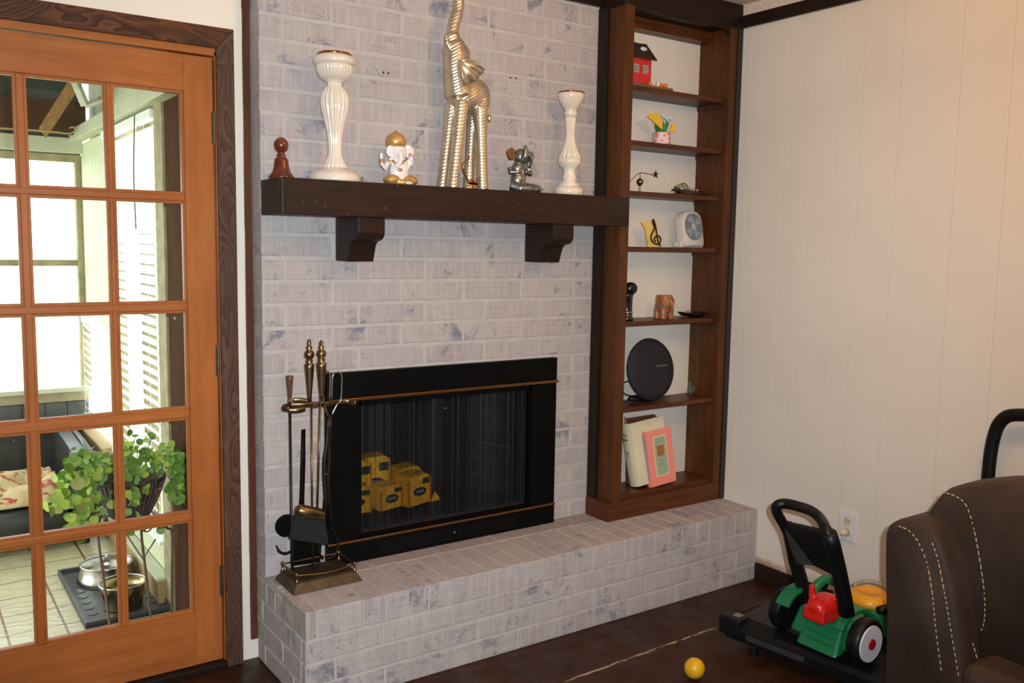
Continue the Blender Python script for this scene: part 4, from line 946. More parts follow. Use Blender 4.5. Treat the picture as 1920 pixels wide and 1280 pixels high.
# ------------------------------------------------------------------ toy mower
mw = thing('toy_lawn_mower', 'green and black toy lawn mower on the treadmill deck', 'toy mower', (1.50, -1.05, .1))
def W(u, v, Y): return at(u, v, Y=Y)-Vector(mw.location)
M_gr = mat('green_plastic', (22, 116, 70), .38, bump=.05); M_rd = mat('red_plastic', (222, 34, 26), .3); M_yo = mat('yellow_plastic_engine', (232, 160, 34), .35)
gy = lambda u, v, Y: W(u, v, Y)
# main shell: rear apron + deck toward the wall
b = B(); b.hexa([(-.045, -.125, .03), (.37, -.10, .04), (.37, .11, .04), (-.045, .125, .03)], [(.0, -.105, .118), (.33, -.08, .115), (.33, .09, .115), (.0, .115, .118)])
obj('deck', b, M_gr, mw, bevel=.012)
b = B(); b.hexa([(-.085, -.085, .015), (-.04, -.085, .02), (-.04, .075, .02), (-.085, .065, .015)], [(-.03, -.07, .105), (.0, -.07, .11), (.0, .06, .11), (-.03, .055, .105)])
ap = obj('rear_chute', b, M_gr, mw, bevel=.008)
for i in range(3): obj('chute_ridge', B().box(-.078+i*.014, -.074+i*.014, -.06, .045, .045+i*.018, .052+i*.018), M_gr, ap, bevel=.002)
def fender(y0_, y1_, cx):
    pts = [(cx+.105*math.cos(a), .072+.098*math.sin(a)) for a in [math.radians(d_) for d_ in range(150, 9, -14)]]
    inn = [(cx+.088*math.cos(a), .072+.083*math.sin(a)) for a in [math.radians(d_) for d_ in range(10, 151, 14)]]
    return B().prism(pts+inn, y0_, y1_, 'y')
obj('fender', fender(-.113, -.080, -.01), M_gr, mw, bevel=.004); obj('fender', fender(.100, .150, .0), M_gr, mw, bevel=.004)
def wheel(x_, y_, r_, wd_, side):
    Mx = Matrix.Rotation(PI/2, 3, 'X')
    o = obj('wheel', B().lathe([(r_*.6, -wd_/2), (r_*.93, -wd_/2), (r_, -wd_*.3), (r_, wd_*.3), (r_*.93, wd_/2), (r_*.6, wd_/2)], (x_, y_, r_+.001), 36, M=Mx), M_blackplastic, mw, smooth='auto')
    s_ = -1 if side < 0 else 1
    obj('hub_disc', B().lathe([(.001, 0), (r_*.74, 0), (r_*.76, .004), (.001, .006)], (x_, y_+s_*(wd_/2+.004), r_+.001), 36, M=Matrix.Rotation(PI/2*s_, 3, 'X')), mat('white_hub', (232, 226, 228), .4), o)
    obj('red_hub_cap', B().lathe([(.001, .005), (r_*.22, .005), (r_*.24, 0)], (x_, y_+s_*(wd_/2+.003), r_+.001), 24, M=Matrix.Rotation(-PI/2*s_, 3, 'X')), mat('red_cap', (176, 20, 34), .4), o)
wheel(-.015, -.138, .076, .040, -1); wheel(.0, .172, .072, .04, 1); wheel(.33, -.12, .05, .03, -1); wheel(.33, .12, .05, .03, 1)
obj('axle', B().tube([(-.01, -.14, .078), (.0, .17, .075)], .008, 10), M_blackplastic, mw, smooth=True)
# handle frame: plane leaning back
yl, yr = -.935, -1.165
PL = [W(1493, 1124, yl), W(1519, 1124, yl)]
def bar(us, Y, wd_=.028):
    b.tube([W(u, v, Y) for u, v in us], wd_*.5, 10, flat=1.0)
b = B()
bar(((1507, 1130), (1504, 1095), (1491, 1050), (1481, 1000), (1475, 985)), yl, .046); obj('handle_leg', b, M_blackplastic, mw, smooth=True)
b = B(); bar(((1588, 1150), (1583, 1120), (1573, 1070), (1561, 1020), (1554, 1000)), yr, .048); obj('handle_leg', b, M_blackplastic, mw, smooth=True)
b = B(); q = [W(1470, 978, yl), W(1560, 998, yr), W(1582, 1085, yr), W(1560, 1068, (yl+yr*2)/3), W(1530, 1058, (yl+yr)/2), W(1505, 1055, (2*yl+yr)/3), W(1494, 1056, yl)]
nrm = (q[1]-q[0]).cross(q[6]-q[0]).normalized()*.010
A = [b.bm.verts.new(p+nrm) for p in q]; Bq = [b.bm.verts.new(p-nrm) for p in q]
b.bm.faces.new(A); b.bm.faces.new(Bq[::-1])
for i in range(7): b.bm.faces.new((A[i], Bq[i], Bq[(i+1) % 7], A[(i+1) % 7]))
obj('control_panel', b, M_blackplastic, mw, bevel=.004)
gpts = bezier([W(1474, 990, yl), W(1462, 970, yl), W(1455, 954, yl), W(1460, 946, yl-.01), W(1475, 944, yl-.03), W(1500, 950, (yl*2+yr)/3), W(1522, 958, (yl+yr)/2), W(1538, 972, (yl+2*yr)/3), W(1548, 990, yr+.02), W(1556, 1005, yr)], 6)
obj('grip', B().tube(gpts, .0165, 12), M_blackplastic, mw, smooth=True)
obj('red_button', B().ball(W(1531, 1022, (yl+yr)/2-.02), .0075, 12), M_rd, mw, smooth=True); obj('yellow_button', B().ball(W(1499, 1010, yl-.05), .004, 8), M_yo, mw, smooth=True)
# gas can
gc = W(1545, 1130, -1.05)
b = B(); b.ball(gc+Vector((0, 0, -.004)), (.062, .046, .036), 18); b.box(gc.x-.055, gc.x+.05, gc.y-.04, gc.y+.04, gc.z-.05, gc.z-.008); b.tube([gc+Vector((-.03, .02, .02)), gc+Vector((-.036, .024, .062))], [.015, .009], 10)
gcn = obj('fuel_can', b, M_rd, mw, remesh=.004)
obj('can_handle', B().tube(bezier([gc+Vector((.0, -.03, .02)), gc+Vector((.02, -.055, .034)), gc+Vector((.05, -.06, .018)), gc+Vector((.058, -.05, -.01))]), .008, 8), M_rd, gcn, smooth=True)
# yellow engine cover with grey arc
ec = Vector((.20, -.01, .115))
obj('engine_cover', B().lathe([(.075, 0), (.078, .014), (.070, .030), (.045, .038), (.040, .034), (.001, .030)], ec, 32), M_yo, mw, smooth=True)
obj('pull_arc', B().tube([ec+Vector((.058*math.cos(a), .058*math.sin(a), .038+.012*math.sin((a+.9)/2.6*PI))) for a in [-.9+i*.2 for i in range(14)]], .007, 8), mat('grey_arc', (150, 150, 130), .5), mw, smooth=True)
obj('knob', B().ball(W(1544, 1096, -.94), .017, 14), M_blackplastic, mw, smooth=True)
obj('exhaust', B().tube([(.13, -.09, .128), (.20, -.10, .128)], .014, 10), M_blackplastic, mw, smooth=True)
obj('green_pipe', B().tube(bezier([(.04, .1, .10), (.06, .105, .15), (.11, .10, .175), (.15, .07, .16)]), .016, 10), M_gr, mw, smooth=True)
# red tub and orange ball behind the arm of the sofa
t = thing('red_plastic_tub', 'dark red plastic tub beside the toy mower, half hidden by the sofa', 'tub', (1.80, -1.20, .1))
obj('tub', B().lathe([(.055, 0), (.066, .10), (.070, .165), (.088, .170), (.090, .185), (.082, .188), (.066, .176), (.052, .01), (.001, .008)], seg=32), mat('dark_red_plastic', (160, 18, 24), .4), t, smooth='auto')
t = thing('orange_toy', 'small orange rounded toy sitting in the red tub', 'toy', (1.78, -1.175, .112))
obj('toy_body', B().lathe([(.03, 0), (.03, .09), (.024, .13), (.030, .15), (.028, .175), (.012, .19), (.001, .192)], seg=20), mat('orange_plastic', (226, 96, 40), .4), t, smooth=True)

# ------------------------------------------------------------------ sofa
sf = thing('leather_recliner', 'brown suede leather recliner sofa with pale stitching', 'sofa', (1.45, -1.9, 0))
Xa = 1.22
def SY(u, v, X=Xa): p = at(u, v, X=X); return (p.y, p.z)
prof = [SY(*q) for q in ((1657, 1262), (1656, 1150), (1656, 1040), (1658, 996), (1664, 982), (1676, 976), (1692, 974), (1716, 976), (1738, 984), (1752, 998), (1766, 1024), (1780, 1065), (1792, 1120), (1800, 1180), (1808, 1262))]
prof = [(prof[0][0], .05)]+prof+[(prof[-1][0]-.01, .05)]
def loft(b, profs):
    rings = [[b.bm.verts.new(p) for p in pr] for pr in profs]; n = len(rings[0])
    for A, Bq in zip(rings, rings[1:]):
        for i in range(n): b.bm.faces.new((A[i], A[(i+1) % n], Bq[(i+1) % n], Bq[i]))
    b.bm.faces.new(rings[0]); b.bm.faces.new(rings[-1][::-1])
def inset(pr, d, cx, cz):
    out = []
    for (a, c) in pr:
        v = Vector((a-cx, c-cz)); L_ = v.length; out.append((cx+v.x*(1-d/L_), (cz+v.y*(1-d/L_)) if c > .06 else c))
    return out
cy_ = sum(p[0] for p in prof)/len(prof); czz = .4
b = B(); loft(b, [[(x_, a, c) for a, c in inset(prof, d, cy_, czz)] for x_, d in ((Xa, .018), (Xa+.008, .006), (Xa+.03, 0), (Xa+.25, .0), (Xa+.50, .02), (Xa+.6, .05))])
obj('arm', b, M_leather, sf, world=True, smooth=True)
# backrest pillow
Xb = 1.30
bp2 = [SY(*q, X=Xb) for q in ((1716, 1262), (1716, 1100), (1718, 1000), (1726, 968), (1738, 948), (1752, 930), (1768, 918), (1790, 911), (1850, 905), (1960, 905), (2100, 915), (2200, 940), (2260, 1000), (2290, 1100), (2300, 1262))]
cyb = (bp2[0][0]+bp2[-1][0])/2
b = B(); loft(b, [[(x_+.03*0, a, c) for a, c in inset(bp2, d, cyb, .3)] for x_, d in ((Xb, .030), (Xb+.012, .010), (Xb+.04, 0), (Xb+.14, .0), (Xb+.30, .05), (Xb+.36, .10))])
obj('backrest', b, M_leather, sf, world=True, smooth=True)
b = B(); b.box(1.18, 1.36, bp2[-1][0]+.0, prof[-2][0]-.006, .06, .372); obj('seat', b, M_leather, sf, world=True, bevel=.03)
b = B(); b.box(1.25, 1.85, bp2[-1][0]-.10, prof[1][0], .04, .30); obj('frame', b, M_leather, sf, world=True, bevel=.02)
b = B(); b.box(Xa, 1.80, bp2[-1][0]-.24, bp2[-1][0]-.02, .05, .62); obj('arm', b, M_leather, sf, world=True, bevel=.05)
def stitches(name, pts, X, r_=.0014, step=.0125, off=.002):
    P = bezier([Vector((X-off, *SY(u, v, X))) for u, v in pts], 14); b = B(); acc = 0; on = []
    for p, q in zip(P, P[1:]):
        acc += (q-p).length
        on.append(q)
        if acc > step*.62:
            if len(on) > 1: b.tube(on, r_, 5)
            on = []; acc = -step*.38
        if acc < 0: on = []
    obj(name, b, M_stitch, sf, world=True, kind='stuff')
stitches('stitching', ((1684, 985), (1705, 995), (1722, 1016), (1738, 1055), (1748, 1110), (1755, 1180), (1766, 1262)), Xa, off=.001)
stitches('stitching', ((1756, 1012), (1768, 1050), (1780, 1110), (1792, 1180), (1806, 1262)), Xa+.02, off=.022)
stitches('stitching', ((1766, 922), (1790, 928), (1812, 945), (1826, 985), (1837, 1040), (1846, 1100), (1848, 1140), (1846, 1168), (1838, 1188)), Xb, off=.004)
stitches('stitching', ((1831, 1200), (1840, 1232), (1848, 1275)), Xb-.02, off=.02)

# ------------------------------------------------------------------ porch beyond the door
PZ = -.10; PX = -.06; PY = 2.7
struct('porch_floor', B().box(-3.2, .05, WY+.1, PY+.1, PZ-.05, PZ), M_tile)
struct('porch_step', B().box(-.952, -.106, WY+.095, WY+.12, PZ, .0), M_tan)
# right-hand porch wall
pw = B(); pw.box(PX, PX+.08, 1.05, PY, PZ, .02); pw.box(PX+.05, PX+.10, WY+.1, PY, 1.90, 2.35); pw.box(PX+.02, PX+.09, WY+.1, .66, PZ, 2.35)
struct('wall_porch_right', pw, M_porchboard)
struct('baseboard_porch', B().box(PX-.05, PX-.01, .965, 2.05, PZ, -.002), M_tan, bevel=.004)
struct('trim_7', B().box(PX-.055, PX-.004, .965, 2.05, -.002, .012), M_fascia, bevel=.002)
struct('trim_8', B().box(PX-.01, PX+.05, WY+.11, .86, PZ, 2.34), M_darkpost, bevel=.003)
struct('trim_9', B().box(PX-.02, PX+.04, .862, .985, PZ, 2.0), M_post, bevel=.003)
struct('trim_10', B().box(PX-.06, PX, .66, 2.68, 1.905, 1.965), M_fascia, bevel=.003)
struct('trim_11', B().box(-3.2, PX, PY-.06, PY, 1.845, 1.925), M_fascia, bevel=.003)
# vertical board section
vb_ = struct('porch_side_panelling', B().box(PX+.02, PX+.04, 1.98, PY, .95, 1.9), M_porchboard)
for i in range(7): obj('board', B().box(PX, PX+.02, 1.985+i*.1, 2.08+i*.1, .95, 1.9), M_porchboard, vb_, bevel=.002)
struct('porch_wall_lower', B().box(PX, PX+.03, 1.0, PY, .02, .12), M_porchboard)
struct('trim_12', B().box(PX-.07, PX, 1.95, PY-.02, .30, .36).box(PX-.07, PX-.02, 1.98, PY-.02, .16, .30), M_tan, bevel=.006)
struct('trim_13', B().box(PX, PX+.05, 1.31, 1.36, .1, 1.9), M_post)
# blinds
def blind(label, y0_, y1_, z0_, z1_, tilt_):
    t = thing('venetian_blind', label, 'blind', (PX-.012, y0_, z0_), 0, 'white venetian blinds on the porch windows')
    n = int((z1_-z0_)/.042)
    obj('head_rail', B().box(-.02, .02, 0, y1_-y0_, z1_-z0_, z1_-z0_+.035), M_blind, t, bevel=.003)
    me = None
    for i in range(n):
        if me is None:
            b = B().box(-.0235, .0235, .004, y1_-y0_-.004, -.0012, .0012); o = obj('slat', b, M_blind, t); me = o.data
        else:
            o = bpy.data.objects.new('slat', me); COL.objects.link(o); o.parent = t
        o.location = (0, 0, .02+i*.042); o.rotation_euler[1] = tilt_
    obj('bottom_rail', B().box(-.022, .022, 0, y1_-y0_, -.012, .004), M_blind, t, bevel=.003)
    for yy_ in (.08, (y1_-y0_)-.08): obj('cord', B().tube([(-.024, yy_, 0), (-.024, yy_, z1_-z0_)], .001, 4), M_blind, t)
    return t
b1 = blind('long white venetian blind nearest the door on the porch side wall', .995, 1.96, .15, 1.86, .95)
obj('pull_cord', B().tube(bezier([(-.03, .2, 1.74), (-.035, .22, 1.5), (-.03, .23, 1.28)]), .0022, 6), M_iron, b1)
obj('cord_tassel', B().lathe([(.002, .022), (.007, .0), (.005, -.004)], (-.03, .55, .42), 8).tube([(-.03, .55, .43), (-.03, .55, 1.4)], .0008, 4), M_tan, b1)
b2 = blind('far white venetian blind beside the porch corner', 2.0, 2.66, .42, .93, .95)
# window frames on that wall
struct('window_1', B().box(PX+.03, PX+.06, .99, 1.97, .10, .14).box(PX+.03, PX+.06, .99, 1.97, 1.87, 1.91).box(PX+.03, PX+.06, .985, 1.02, .1, 1.9).box(PX+.03, PX+.06, 1.94, 1.98, .1, 1.9), M_post)
# far wall with big windows
fwall = B(); fwall.box(-3.2, PX, PY, PY+.08, PZ, .49); fwall.box(-3.2, PX, PY, PY+.08, 1.84, 2.35)
struct('wall_porch_far', fwall, mat('grey_board', (92, 96, 94), .6, var=.3, vs=8, obj=False))
struct('window_2', B().box(-3.2, PX, PY-.02, PY+.05, .49, .565).box(PX-.03, PX+.02, PY-.01, PY+.05, .565, 1.84).box(-1.1, -1.03, PY, PY+.05, .565, 1.84).box(-3.2, PX-.03, PY+.01, PY+.05, 1.236, 1.27).box(-3.2, PX, PY, PY+.03, 1.80, 1.84), M_post, bevel=.003)
sl = struct('window_sill', B().box(-3.2, PX-.01, PY-.05, PY, .545, .570), M_fascia, bevel=.003)
for i in range(14): obj('panel', B().box(-1.6+i*.11, -1.494+i*.11, PY-.012, PY-.001, PZ+.3, .485), mat('grey_board_%d' % i, (96+random.randint(-14, 14),)*3, .6) if False else bpy.data.materials['grey_board'], bpy.data.objects['wall_porch_far'], bevel=.002)
# roof
rf = struct('porch_roof', B().box(-3.2, .1, WY+.1, PY+.3, 2.36, 2.38), M_sheet)
for i in range(26): obj('rib', B().prism([(-3.1+i*.125, 2.36), (-3.07+i*.125, 2.36), (-3.078+i*.125, 2.345), (-3.092+i*.125, 2.345)], WY+.12, PY+.3, 'y'), M_sheet, rf)
for (x_, nm) in ((-.33, 0), (-1.0, 1), (-1.6, 2)):
    tag(obj('rafter', B().box(x_-.02, x_+.02, WY+.15, PY-.02, 2.14, 2.34) if nm else B().tube([at(84, 242, Y=2.46), at(158, 128, Y=1.75)], .05, 4, flat=.6), M_rafter, bevel=.002), ('pale wooden rafter running to the far window, first seen through the door' if nm == 0 else 'wooden rafter farther to the left under the porch roof' if nm == 1 else 'leftmost wooden rafter under the porch roof'), 'rafter', 'porch rafters')
tag(obj('roof_beam', B().box(-3.2, PX, 1.60, 1.65, 2.07, 2.19), M_rafterx, bevel=.002), 'dark brown cross beam under the sheet roof, nearer the door', 'beam', 'porch cross beams')
tag(obj('roof_beam', B().box(-3.2, PX, 2.50, 2.56, 1.93, 2.10), M_rafterx, bevel=.002), 'dark brown cross beam above the far porch window', 'beam', 'porch cross beams')
t = thing('hanging_bracket', 'pale green angled wooden bracket below the porch roof', 'bracket', (-.17, 1.0, 2.0))
p0, p1 = at(140, 150, Y=1.1)-Vector(t.location), at(160, 198, Y=1.1)-Vector(t.location)
obj('brace', B().tube([p0+(p0-p1)*(.355-p0.z)/(p0.z-p1.z), p1], .017, 4).tube([at(160, 198, Y=1.1)-Vector(t.location), at(192, 186, Y=1.1)-Vector(t.location)], .012, 4), M_fascia, t)
t = thing('roof_cable', 'thin pale cable looping under the porch roof', 'cable', at(100, 245, Y=2.2))
obj('cable_run', B().tube(bezier([at(u, v, Y=2.2)-Vector(t.location) for u, v in ((-60, 238), (0, 240), (50, 243), (100, 247), (130, 250), (142, 244), (138, 238), (130, 240))]), .004, 6), M_tan, t, smooth=True)

# pet couch with blanket
M_couch = mat('black_vinyl', (44, 46, 46), .35, c2=(58, 60, 60), vs=6, bump=.2, bs=20)
t = thing('pet_couch', 'black vinyl high-sided pet couch on the porch floor', 'pet bed', (-.75, 2.15, PZ))
def pc(n, b, **k): return obj(n, b, M_couch, t, world=True, **k)
pc('back', B().box(-1.3, -.16, 2.5, 2.62, PZ+.03, .42), bevel=.02)
pc('side_arm', B().prism([(1.92, PZ+.06), (2.6, PZ+.06), (2.6, .40), (2.1, .375), (1.92, .36)], -.27, -.17, 'x'), bevel=.012)
pc('front_bolster', B().tube([(-1.3, 1.98, PZ+.13), (-.30, 1.98, PZ+.13)], .075, 16), smooth=True)
pc('seat', B().box(-1.3, -.26, 1.98, 2.5, PZ+.04, PZ+.16), bevel=.02)
for (x_, y_) in ((-.22, 1.96), (-.22, 2.55), (-1.25, 1.96), (-1.25, 2.55)): pc('leg', B().lathe([(.022, 0), (.028, .06)], (x_, y_, PZ), 10))
obj('rim_piping', B().tube([(-.20, 1.93, .355), (-.20, 2.1, .385), (-.20, 2.6, .41)], .007, 8).tube([(-.28, 1.925, .36), (-.165, 1.925, .355)], .006, 8), mat('grey_piping', (110, 116, 120), .35), t, world=True, smooth=True)
def blanket_mat():
    s = NT('floral_blanket'); p = s.pos(obj=True); c = lin((206, 184, 140))
    c = s.mix(s.ramp(s.noise(p, 9, 3, .6, 1.5), .55, .62), c, lin((170, 72, 60)))
    c = s.mix(s.ramp(s.noise(p, 22, 2), .64, .7), c, lin((120, 120, 70))); c = s.mix(s.ramp(s.noise(p, 5, 2), .66, .7), c, lin((168, 24, 56)))
    s.l(c, s.b.inputs['Base Color']); s.b.inputs['Roughness'].default_value = .9; return s.m
b = B(); nx, ny = 56, 30; gv = []
for j in range(ny+1):
    row = []
    for i in range(nx+1):
        x_ = -1.2+.925*i/nx; y_ = 1.97+.46*j/ny
        e = min(1, i/6, (nx-i)/3, (ny-j)/5); e2 = min(1, j/4)
        z_ = PZ+.17+e*(.10+.07*mnoise.noise(Vector((x_*6, y_*5, 1)))+.035*mnoise.noise(Vector((x_*13, y_*12, 4)))+.05*max(0, math.sin((x_+.42)*6)))
        z_ = z_*e2+(PZ+.205)*(1-e2); z_ = max(z_, PZ+.168)
        row.append(b.bm.verts.new((x_+.75, y_-2.15, z_-PZ)))
    gv.append(row)
for j in range(ny):
    for i in range(nx): b.bm.faces.new((gv[j][i], gv[j][i+1], gv[j+1][i+1], gv[j+1][i]))
o = obj('floral_blanket', b, blanket_mat(), None, smooth=True, solid=.012); o.location = (-.75, 2.15, PZ+.012)
tag(o, 'crumpled cream and red floral blanket heaped on the pet couch', 'blanket')

# boot tray and bowls
t = thing('boot_tray', 'dark grey rectangular boot tray under the pet bowls', 'tray', (-.232, 1.21, PZ))
M_tray = mat('dark_grey_rubber', (58, 62, 64), .35)
TX0, TX1, TY0, TY1 = -.168, .158, -.335, .34
obj('tray_floor', B().box(TX0, TX1, TY0, TY1, .001, .007), M_tray, t)
for bx in ((TX0, TX0+.012, TY0, TY1), (TX1-.012, TX1, TY0, TY1), (TX0+.012, TX1-.012, TY0, TY0+.012), (TX0+.012, TX1-.012, TY1-.012, TY1)): obj('rim', B().box(bx[0], bx[1], bx[2], bx[3], .001, .024), M_tray, t, bevel=.003)
b = B()
for i in range(9):
    for j in range(4):
        cx, cyy = -.12+j*.075, -.28+i*.068
        b.tube([(cx+.018*math.cos(a), cyy+.018*math.sin(a), .0075) for a in [PI*1.05+k*PI*.9/6 for k in range(7)]], .0022, 4)
obj('ridges', b, M_tray, t, kind='stuff')
def bowl(label, x_, y_, r_, h_, flare, band):
    t = thing('pet_bowl', label, 'bowl', (x_, y_, PZ+.008), 0, 'steel pet bowls on the tray')
    pr = [(r_*flare, 0), (r_*flare, .004), (r_*(flare*.5+.5)*1.0, h_*.5), (r_, h_-.004), (r_*1.01, h_), (r_*.98, h_+.001), (r_*.90, h_*.5), (r_*.80, .012), (r_*.5, .007), (.001, .007)]
    obj('bowl', B().lathe(pr, seg=48), M_steel if not band else M_steel2, t, smooth=True)
    obj('rim_roll', B().tube([(r_*math.cos(i*PI/20), r_*math.sin(i*PI/20), h_) for i in range(40)], .004, 6, closed=True), M_steel, t, smooth=True)
M_steel2 = mat('warm_steel', (168, 150, 112), .22, 1)
bowl('wide flared stainless steel pet bowl at the back of the tray', -.232, 1.36, .105, .075, 1.18, 0)
bowl('straight-sided stainless steel pet bowl at the front of the tray', -.235, 1.02, .088, .098, .84, 1)

# plant on stand
ps = thing('plant_stand', 'thin iron tripod plant stand with curled feet behind the door glass', 'plant stand', (-.262, .70, PZ))
M_ps = mat('rusty_brown_iron', (128, 104, 92), .5, .3)
topz = .46
obj('ring', B().tube([(.095*math.cos(i*PI/12), .095*math.sin(i*PI/12), topz) for i in range(24)], .005, 6, closed=True), M_ps, ps, smooth=True)
def PT(u, v, Y): return at(u, v, Y=Y)-Vector(ps.location)
for (u0, u1, v1, Y0, Y1) in ((183, 211, 1212, .66, .64), (265, 284, 1165, .66, .72), (322, 322, 1150, .78, .80)):
    ft = at(u1, v1, Z=PZ+.004)-Vector(ps.location)
    tp = PT(u0, 1000, Y0); a = math.atan2(tp.y, tp.x); rr = Vector((.095*math.cos(a), .095*math.sin(a), topz))
    obj('leg', B().tube(bezier([rr, tp.lerp(rr, .3), tp, tp.lerp(ft, .5), ft]), .005, 8), M_ps, ps, smooth=True)
    obj('scroll', B().tube([tp+Vector((.02+.016*math.cos(i*PI/8), 0, .02+.016*math.sin(i*PI/8))) for i in range(16)], .003, 6, closed=True), M_ps, ps, smooth=True)
obj('cross_brace', B().tube([PT(238, 1003, .68), PT(268, 1048, .70), PT(292, 1010, .72)], .003, 6), M_ps, ps, smooth=True)
pp = thing('potted_trailing_plant', 'trailing green plant with round leaves in a dark ribbed pot', 'potted plant', (-.262, .70, PZ+topz+.004))
def pot_mat():
    s = NT('ribbed_dark_pot'); p = s.pos(obj=True); c = s.mix(s.ramp(s.noise(s.n('ShaderNodeMapping', {0: p, 3: (9, 9, 1.5)}).outputs[0], 6, 3), .4, .6), lin((88, 74, 78)), lin((46, 40, 44))); s.l(c, s.b.inputs['Base Color']); s.b.inputs['Roughness'].default_value = .5; return s.m
obj('pot', B().lathe([(.055, 0), (.066, .006), (.085, .045), (.108, .095), (.124, .145), (.128, .152), (.124, .156), (.118, .15), (.100, .12), (.001, .118)], seg=120, flute=(40, .05, .01, .145)), pot_mat(), pp, smooth=True)
rib = B()
for i in range(40):
    if i % 1 == 0:
        a = i*2*PI/40; rib.tube([(.067*math.cos(a), .067*math.sin(a), .01), (.086*math.cos(a), .086*math.sin(a), .045), (.109*math.cos(a), .109*math.sin(a), .095), (.124*math.cos(a), .124*math.sin(a), .142)], .0028, 5)
obj('ribs', rib, mat('rib_light', (104, 88, 90), .5), pp, smooth=True, kind='stuff')
obj('soil', B().lathe([(.108, .128), (.06, .134), (.001, .136)], seg=24), mat('soil', (50, 38, 28), .95), pp)
LM = [mat('leaf_lime', (172, 200, 84), .5, c2=(150, 184, 70), vs=40), mat('leaf_green', (124, 164, 70), .5, c2=(94, 138, 58), vs=40), mat('leaf_pale', (176, 182, 110), .55, c2=(150, 160, 80), vs=40)]
lms = []
for m_ in LM:
    b = B(); n = 10; c0 = b.bm.verts.new((0, 0, -.0015)); rim = [b.bm.verts.new((math.cos(2*PI*i/n)*(1 if i else .8), math.sin(2*PI*i/n), .12*math.cos(4*PI*i/n))) for i in range(n)]
    for i in range(n): b.bm.faces.new((c0, rim[i], rim[(i+1) % n]))
    me = bpy.data.meshes.new('leaf'); b.bm.to_mesh(me); b.bm.free(); me.materials.append(m_)
    for p in me.polygons: p.use_smooth = True
    lms.append(me)
stems = B(); nleaf = 0
base = Vector((0, 0, .14))
def add_leaf(p, sz, mi):
    global nleaf
    o = bpy.data.objects.new('leaf', lms[mi]); COL.objects.link(o); o.parent = pp; o.location = p
    toc = (CAM-(p+Vector(pp.location))).normalized(); d = (toc + Vector((random.uniform(-1.2, 1.2), random.uniform(-1.2, 1.2), random.uniform(-.5, 1.4)))).normalized()
    o.rotation_euler = d.to_track_quat('Z', 'Y').to_euler(); sz *= .97; o.scale = (sz, sz*random.uniform(.8, 1.05), sz); nleaf += 1
def ptp(u, v, Y): return at(u, v, Y=Y)-Vector(pp.location)
# upright / arching stems above the pot
for (u, v, Y) in ((254, 816, .72), (286, 818, .75), (304, 838, .78), (262, 828, .66), (235, 835, .70), (320, 838, .72), (170, 842, .64), (163, 851, .62), (183, 852, .62), (146, 864, .62), (130, 871, .60), (240, 850, .62), (268, 850, .64), (296, 850, .66), (330, 845, .70), (338, 862, .66), (345, 872, .64), (210, 858, .62), (226, 846, .66), (310, 858, .64)):
    e = ptp(u, v, Y); s0 = Vector((max(-.08, min(.08, e.x*.5)), random.uniform(-.05, .05), .13)); mid = s0.lerp(e, .55)+Vector((0, 0, .03))
    P = bezier([s0, mid, e], 5); stems.tube(P, .0014, 4)
    add_leaf(e, random.uniform(.014, .019), random.choice((0, 0, 1)))
    for k in range(3):
        if nleaf < 292: add_leaf(P[random.randint(3, len(P)-1)]+Vector((random.uniform(-.02, .02), random.uniform(-.02, .02), random.uniform(-.01, .015))), random.uniform(.010, .016), random.choice((0, 1, 1)))
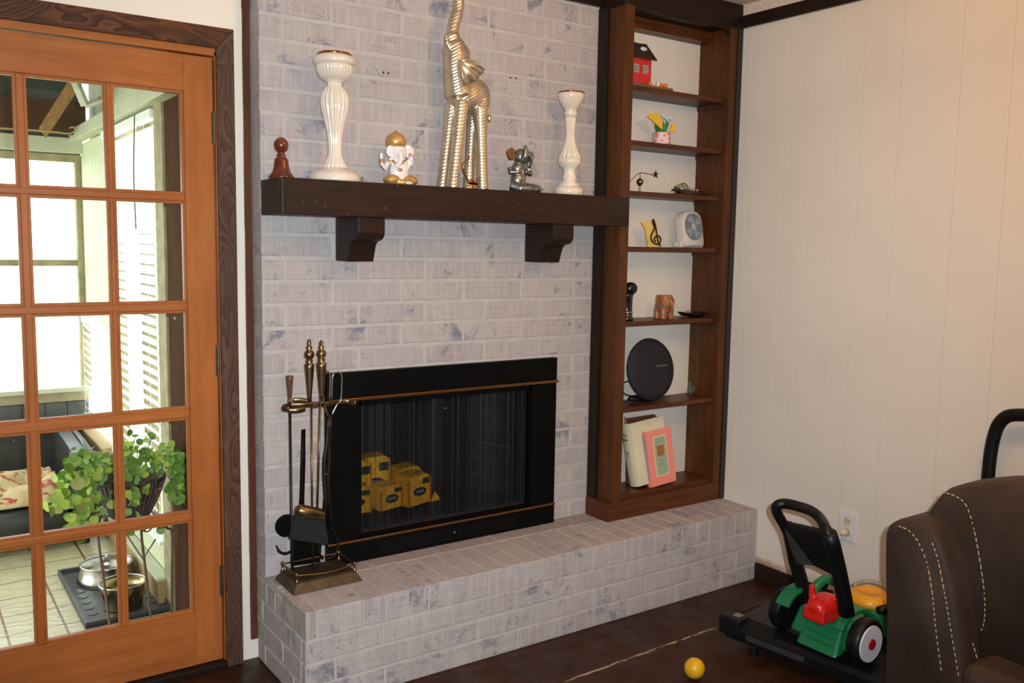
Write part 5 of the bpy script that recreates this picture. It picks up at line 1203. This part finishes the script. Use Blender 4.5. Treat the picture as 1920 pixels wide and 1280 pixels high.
# cushion of leaves over the rim and trailing mass on the left and right
fill = B()
def filler(n, poly_fn, Y0, Y1):
    for _ in range(n):
        p = ptp(*poly_fn(), random.uniform(Y0, Y1)); r_ = random.uniform(.009, .016)
        d = ((CAM-(p+Vector(pp.location))).normalized()+Vector((random.uniform(-1, 1), random.uniform(-1, 1), random.uniform(-.4, 1)))).normalized()
        q_ = d.to_track_quat('Z', 'Y'); fill.bm.faces.new([fill.bm.verts.new(p+q_ @ Vector((r_*math.cos(k*PI/4), r_*math.sin(k*PI/4), 0))) for k in range(8)])
filler(90, lambda: (random.gauss(150, 24), random.gauss(925, 30)), .55, .66)
filler(60, lambda: (random.uniform(175, 340), random.uniform(845, 888)), .60, .76)
filler(25, lambda: (random.gauss(335, 10), random.uniform(870, 940)), .6, .66)
obj('foliage', fill, LM[1], pp, kind='stuff')
def region(n, poly_fn, Y0, Y1, sizes, mi):
    for _ in range(n):
        if nleaf >= 298: return
        u, v = poly_fn(); add_leaf(ptp(u, v, random.uniform(Y0, Y1)), random.uniform(*sizes), random.choice(mi))
region(70, lambda: (random.gauss(145, 26), random.gauss(925, 30)), .50, .62, (.015, .024), (0, 0, 2, 1))
region(32, lambda: (random.uniform(160, 215), random.uniform(860, 900)), .58, .70, (.010, .017), (0, 1))
region(45, lambda: (random.uniform(225, 345), random.uniform(845, 885)), .56, .74, (.010, .018), (0, 1, 1))
region(22, lambda: (random.gauss(250, 16), random.uniform(885, 945)), .54, .58, (.013, .019), (1, 0))
region(20, lambda: (random.gauss(333, 12), random.uniform(870, 950)), .56, .64, (.012, .018), (1, 1, 0))
region(10, lambda: (random.gauss(175, 14), random.uniform(930, 975)), .52, .6, (.012, .018), (2, 0))
for (u, v) in ((302, 993), (245, 998), (152, 1010), (240, 960), (258, 965)): add_leaf(ptp(u, v, .58), .018, 1) if nleaf < 300 else None
for (u, v) in ((120, 940), (140, 975), (165, 960), (105, 910), (150, 930), (335, 930), (300, 990), (245, 940), (255, 930)):
    e = ptp(u, v, .58); a = math.atan2(e.y, e.x); rm = Vector((.12*math.cos(a), .12*math.sin(a), .155)); stems.tube(bezier([Vector((.05*math.cos(a), .05*math.sin(a), .13)), rm+Vector((0, 0, .01)), rm.lerp(e, .5)+Vector((0, 0, .03)), e]), .0017, 5)
obj('stems', stems, mat('stem_green', (110, 100, 60), .6), pp, smooth=True, kind='stuff')

# ground outside
struct('ground', B().box(-12, 12, PY+.3, 25, -.3, -.2), mat('bright_lawn', (170, 180, 130), .9))
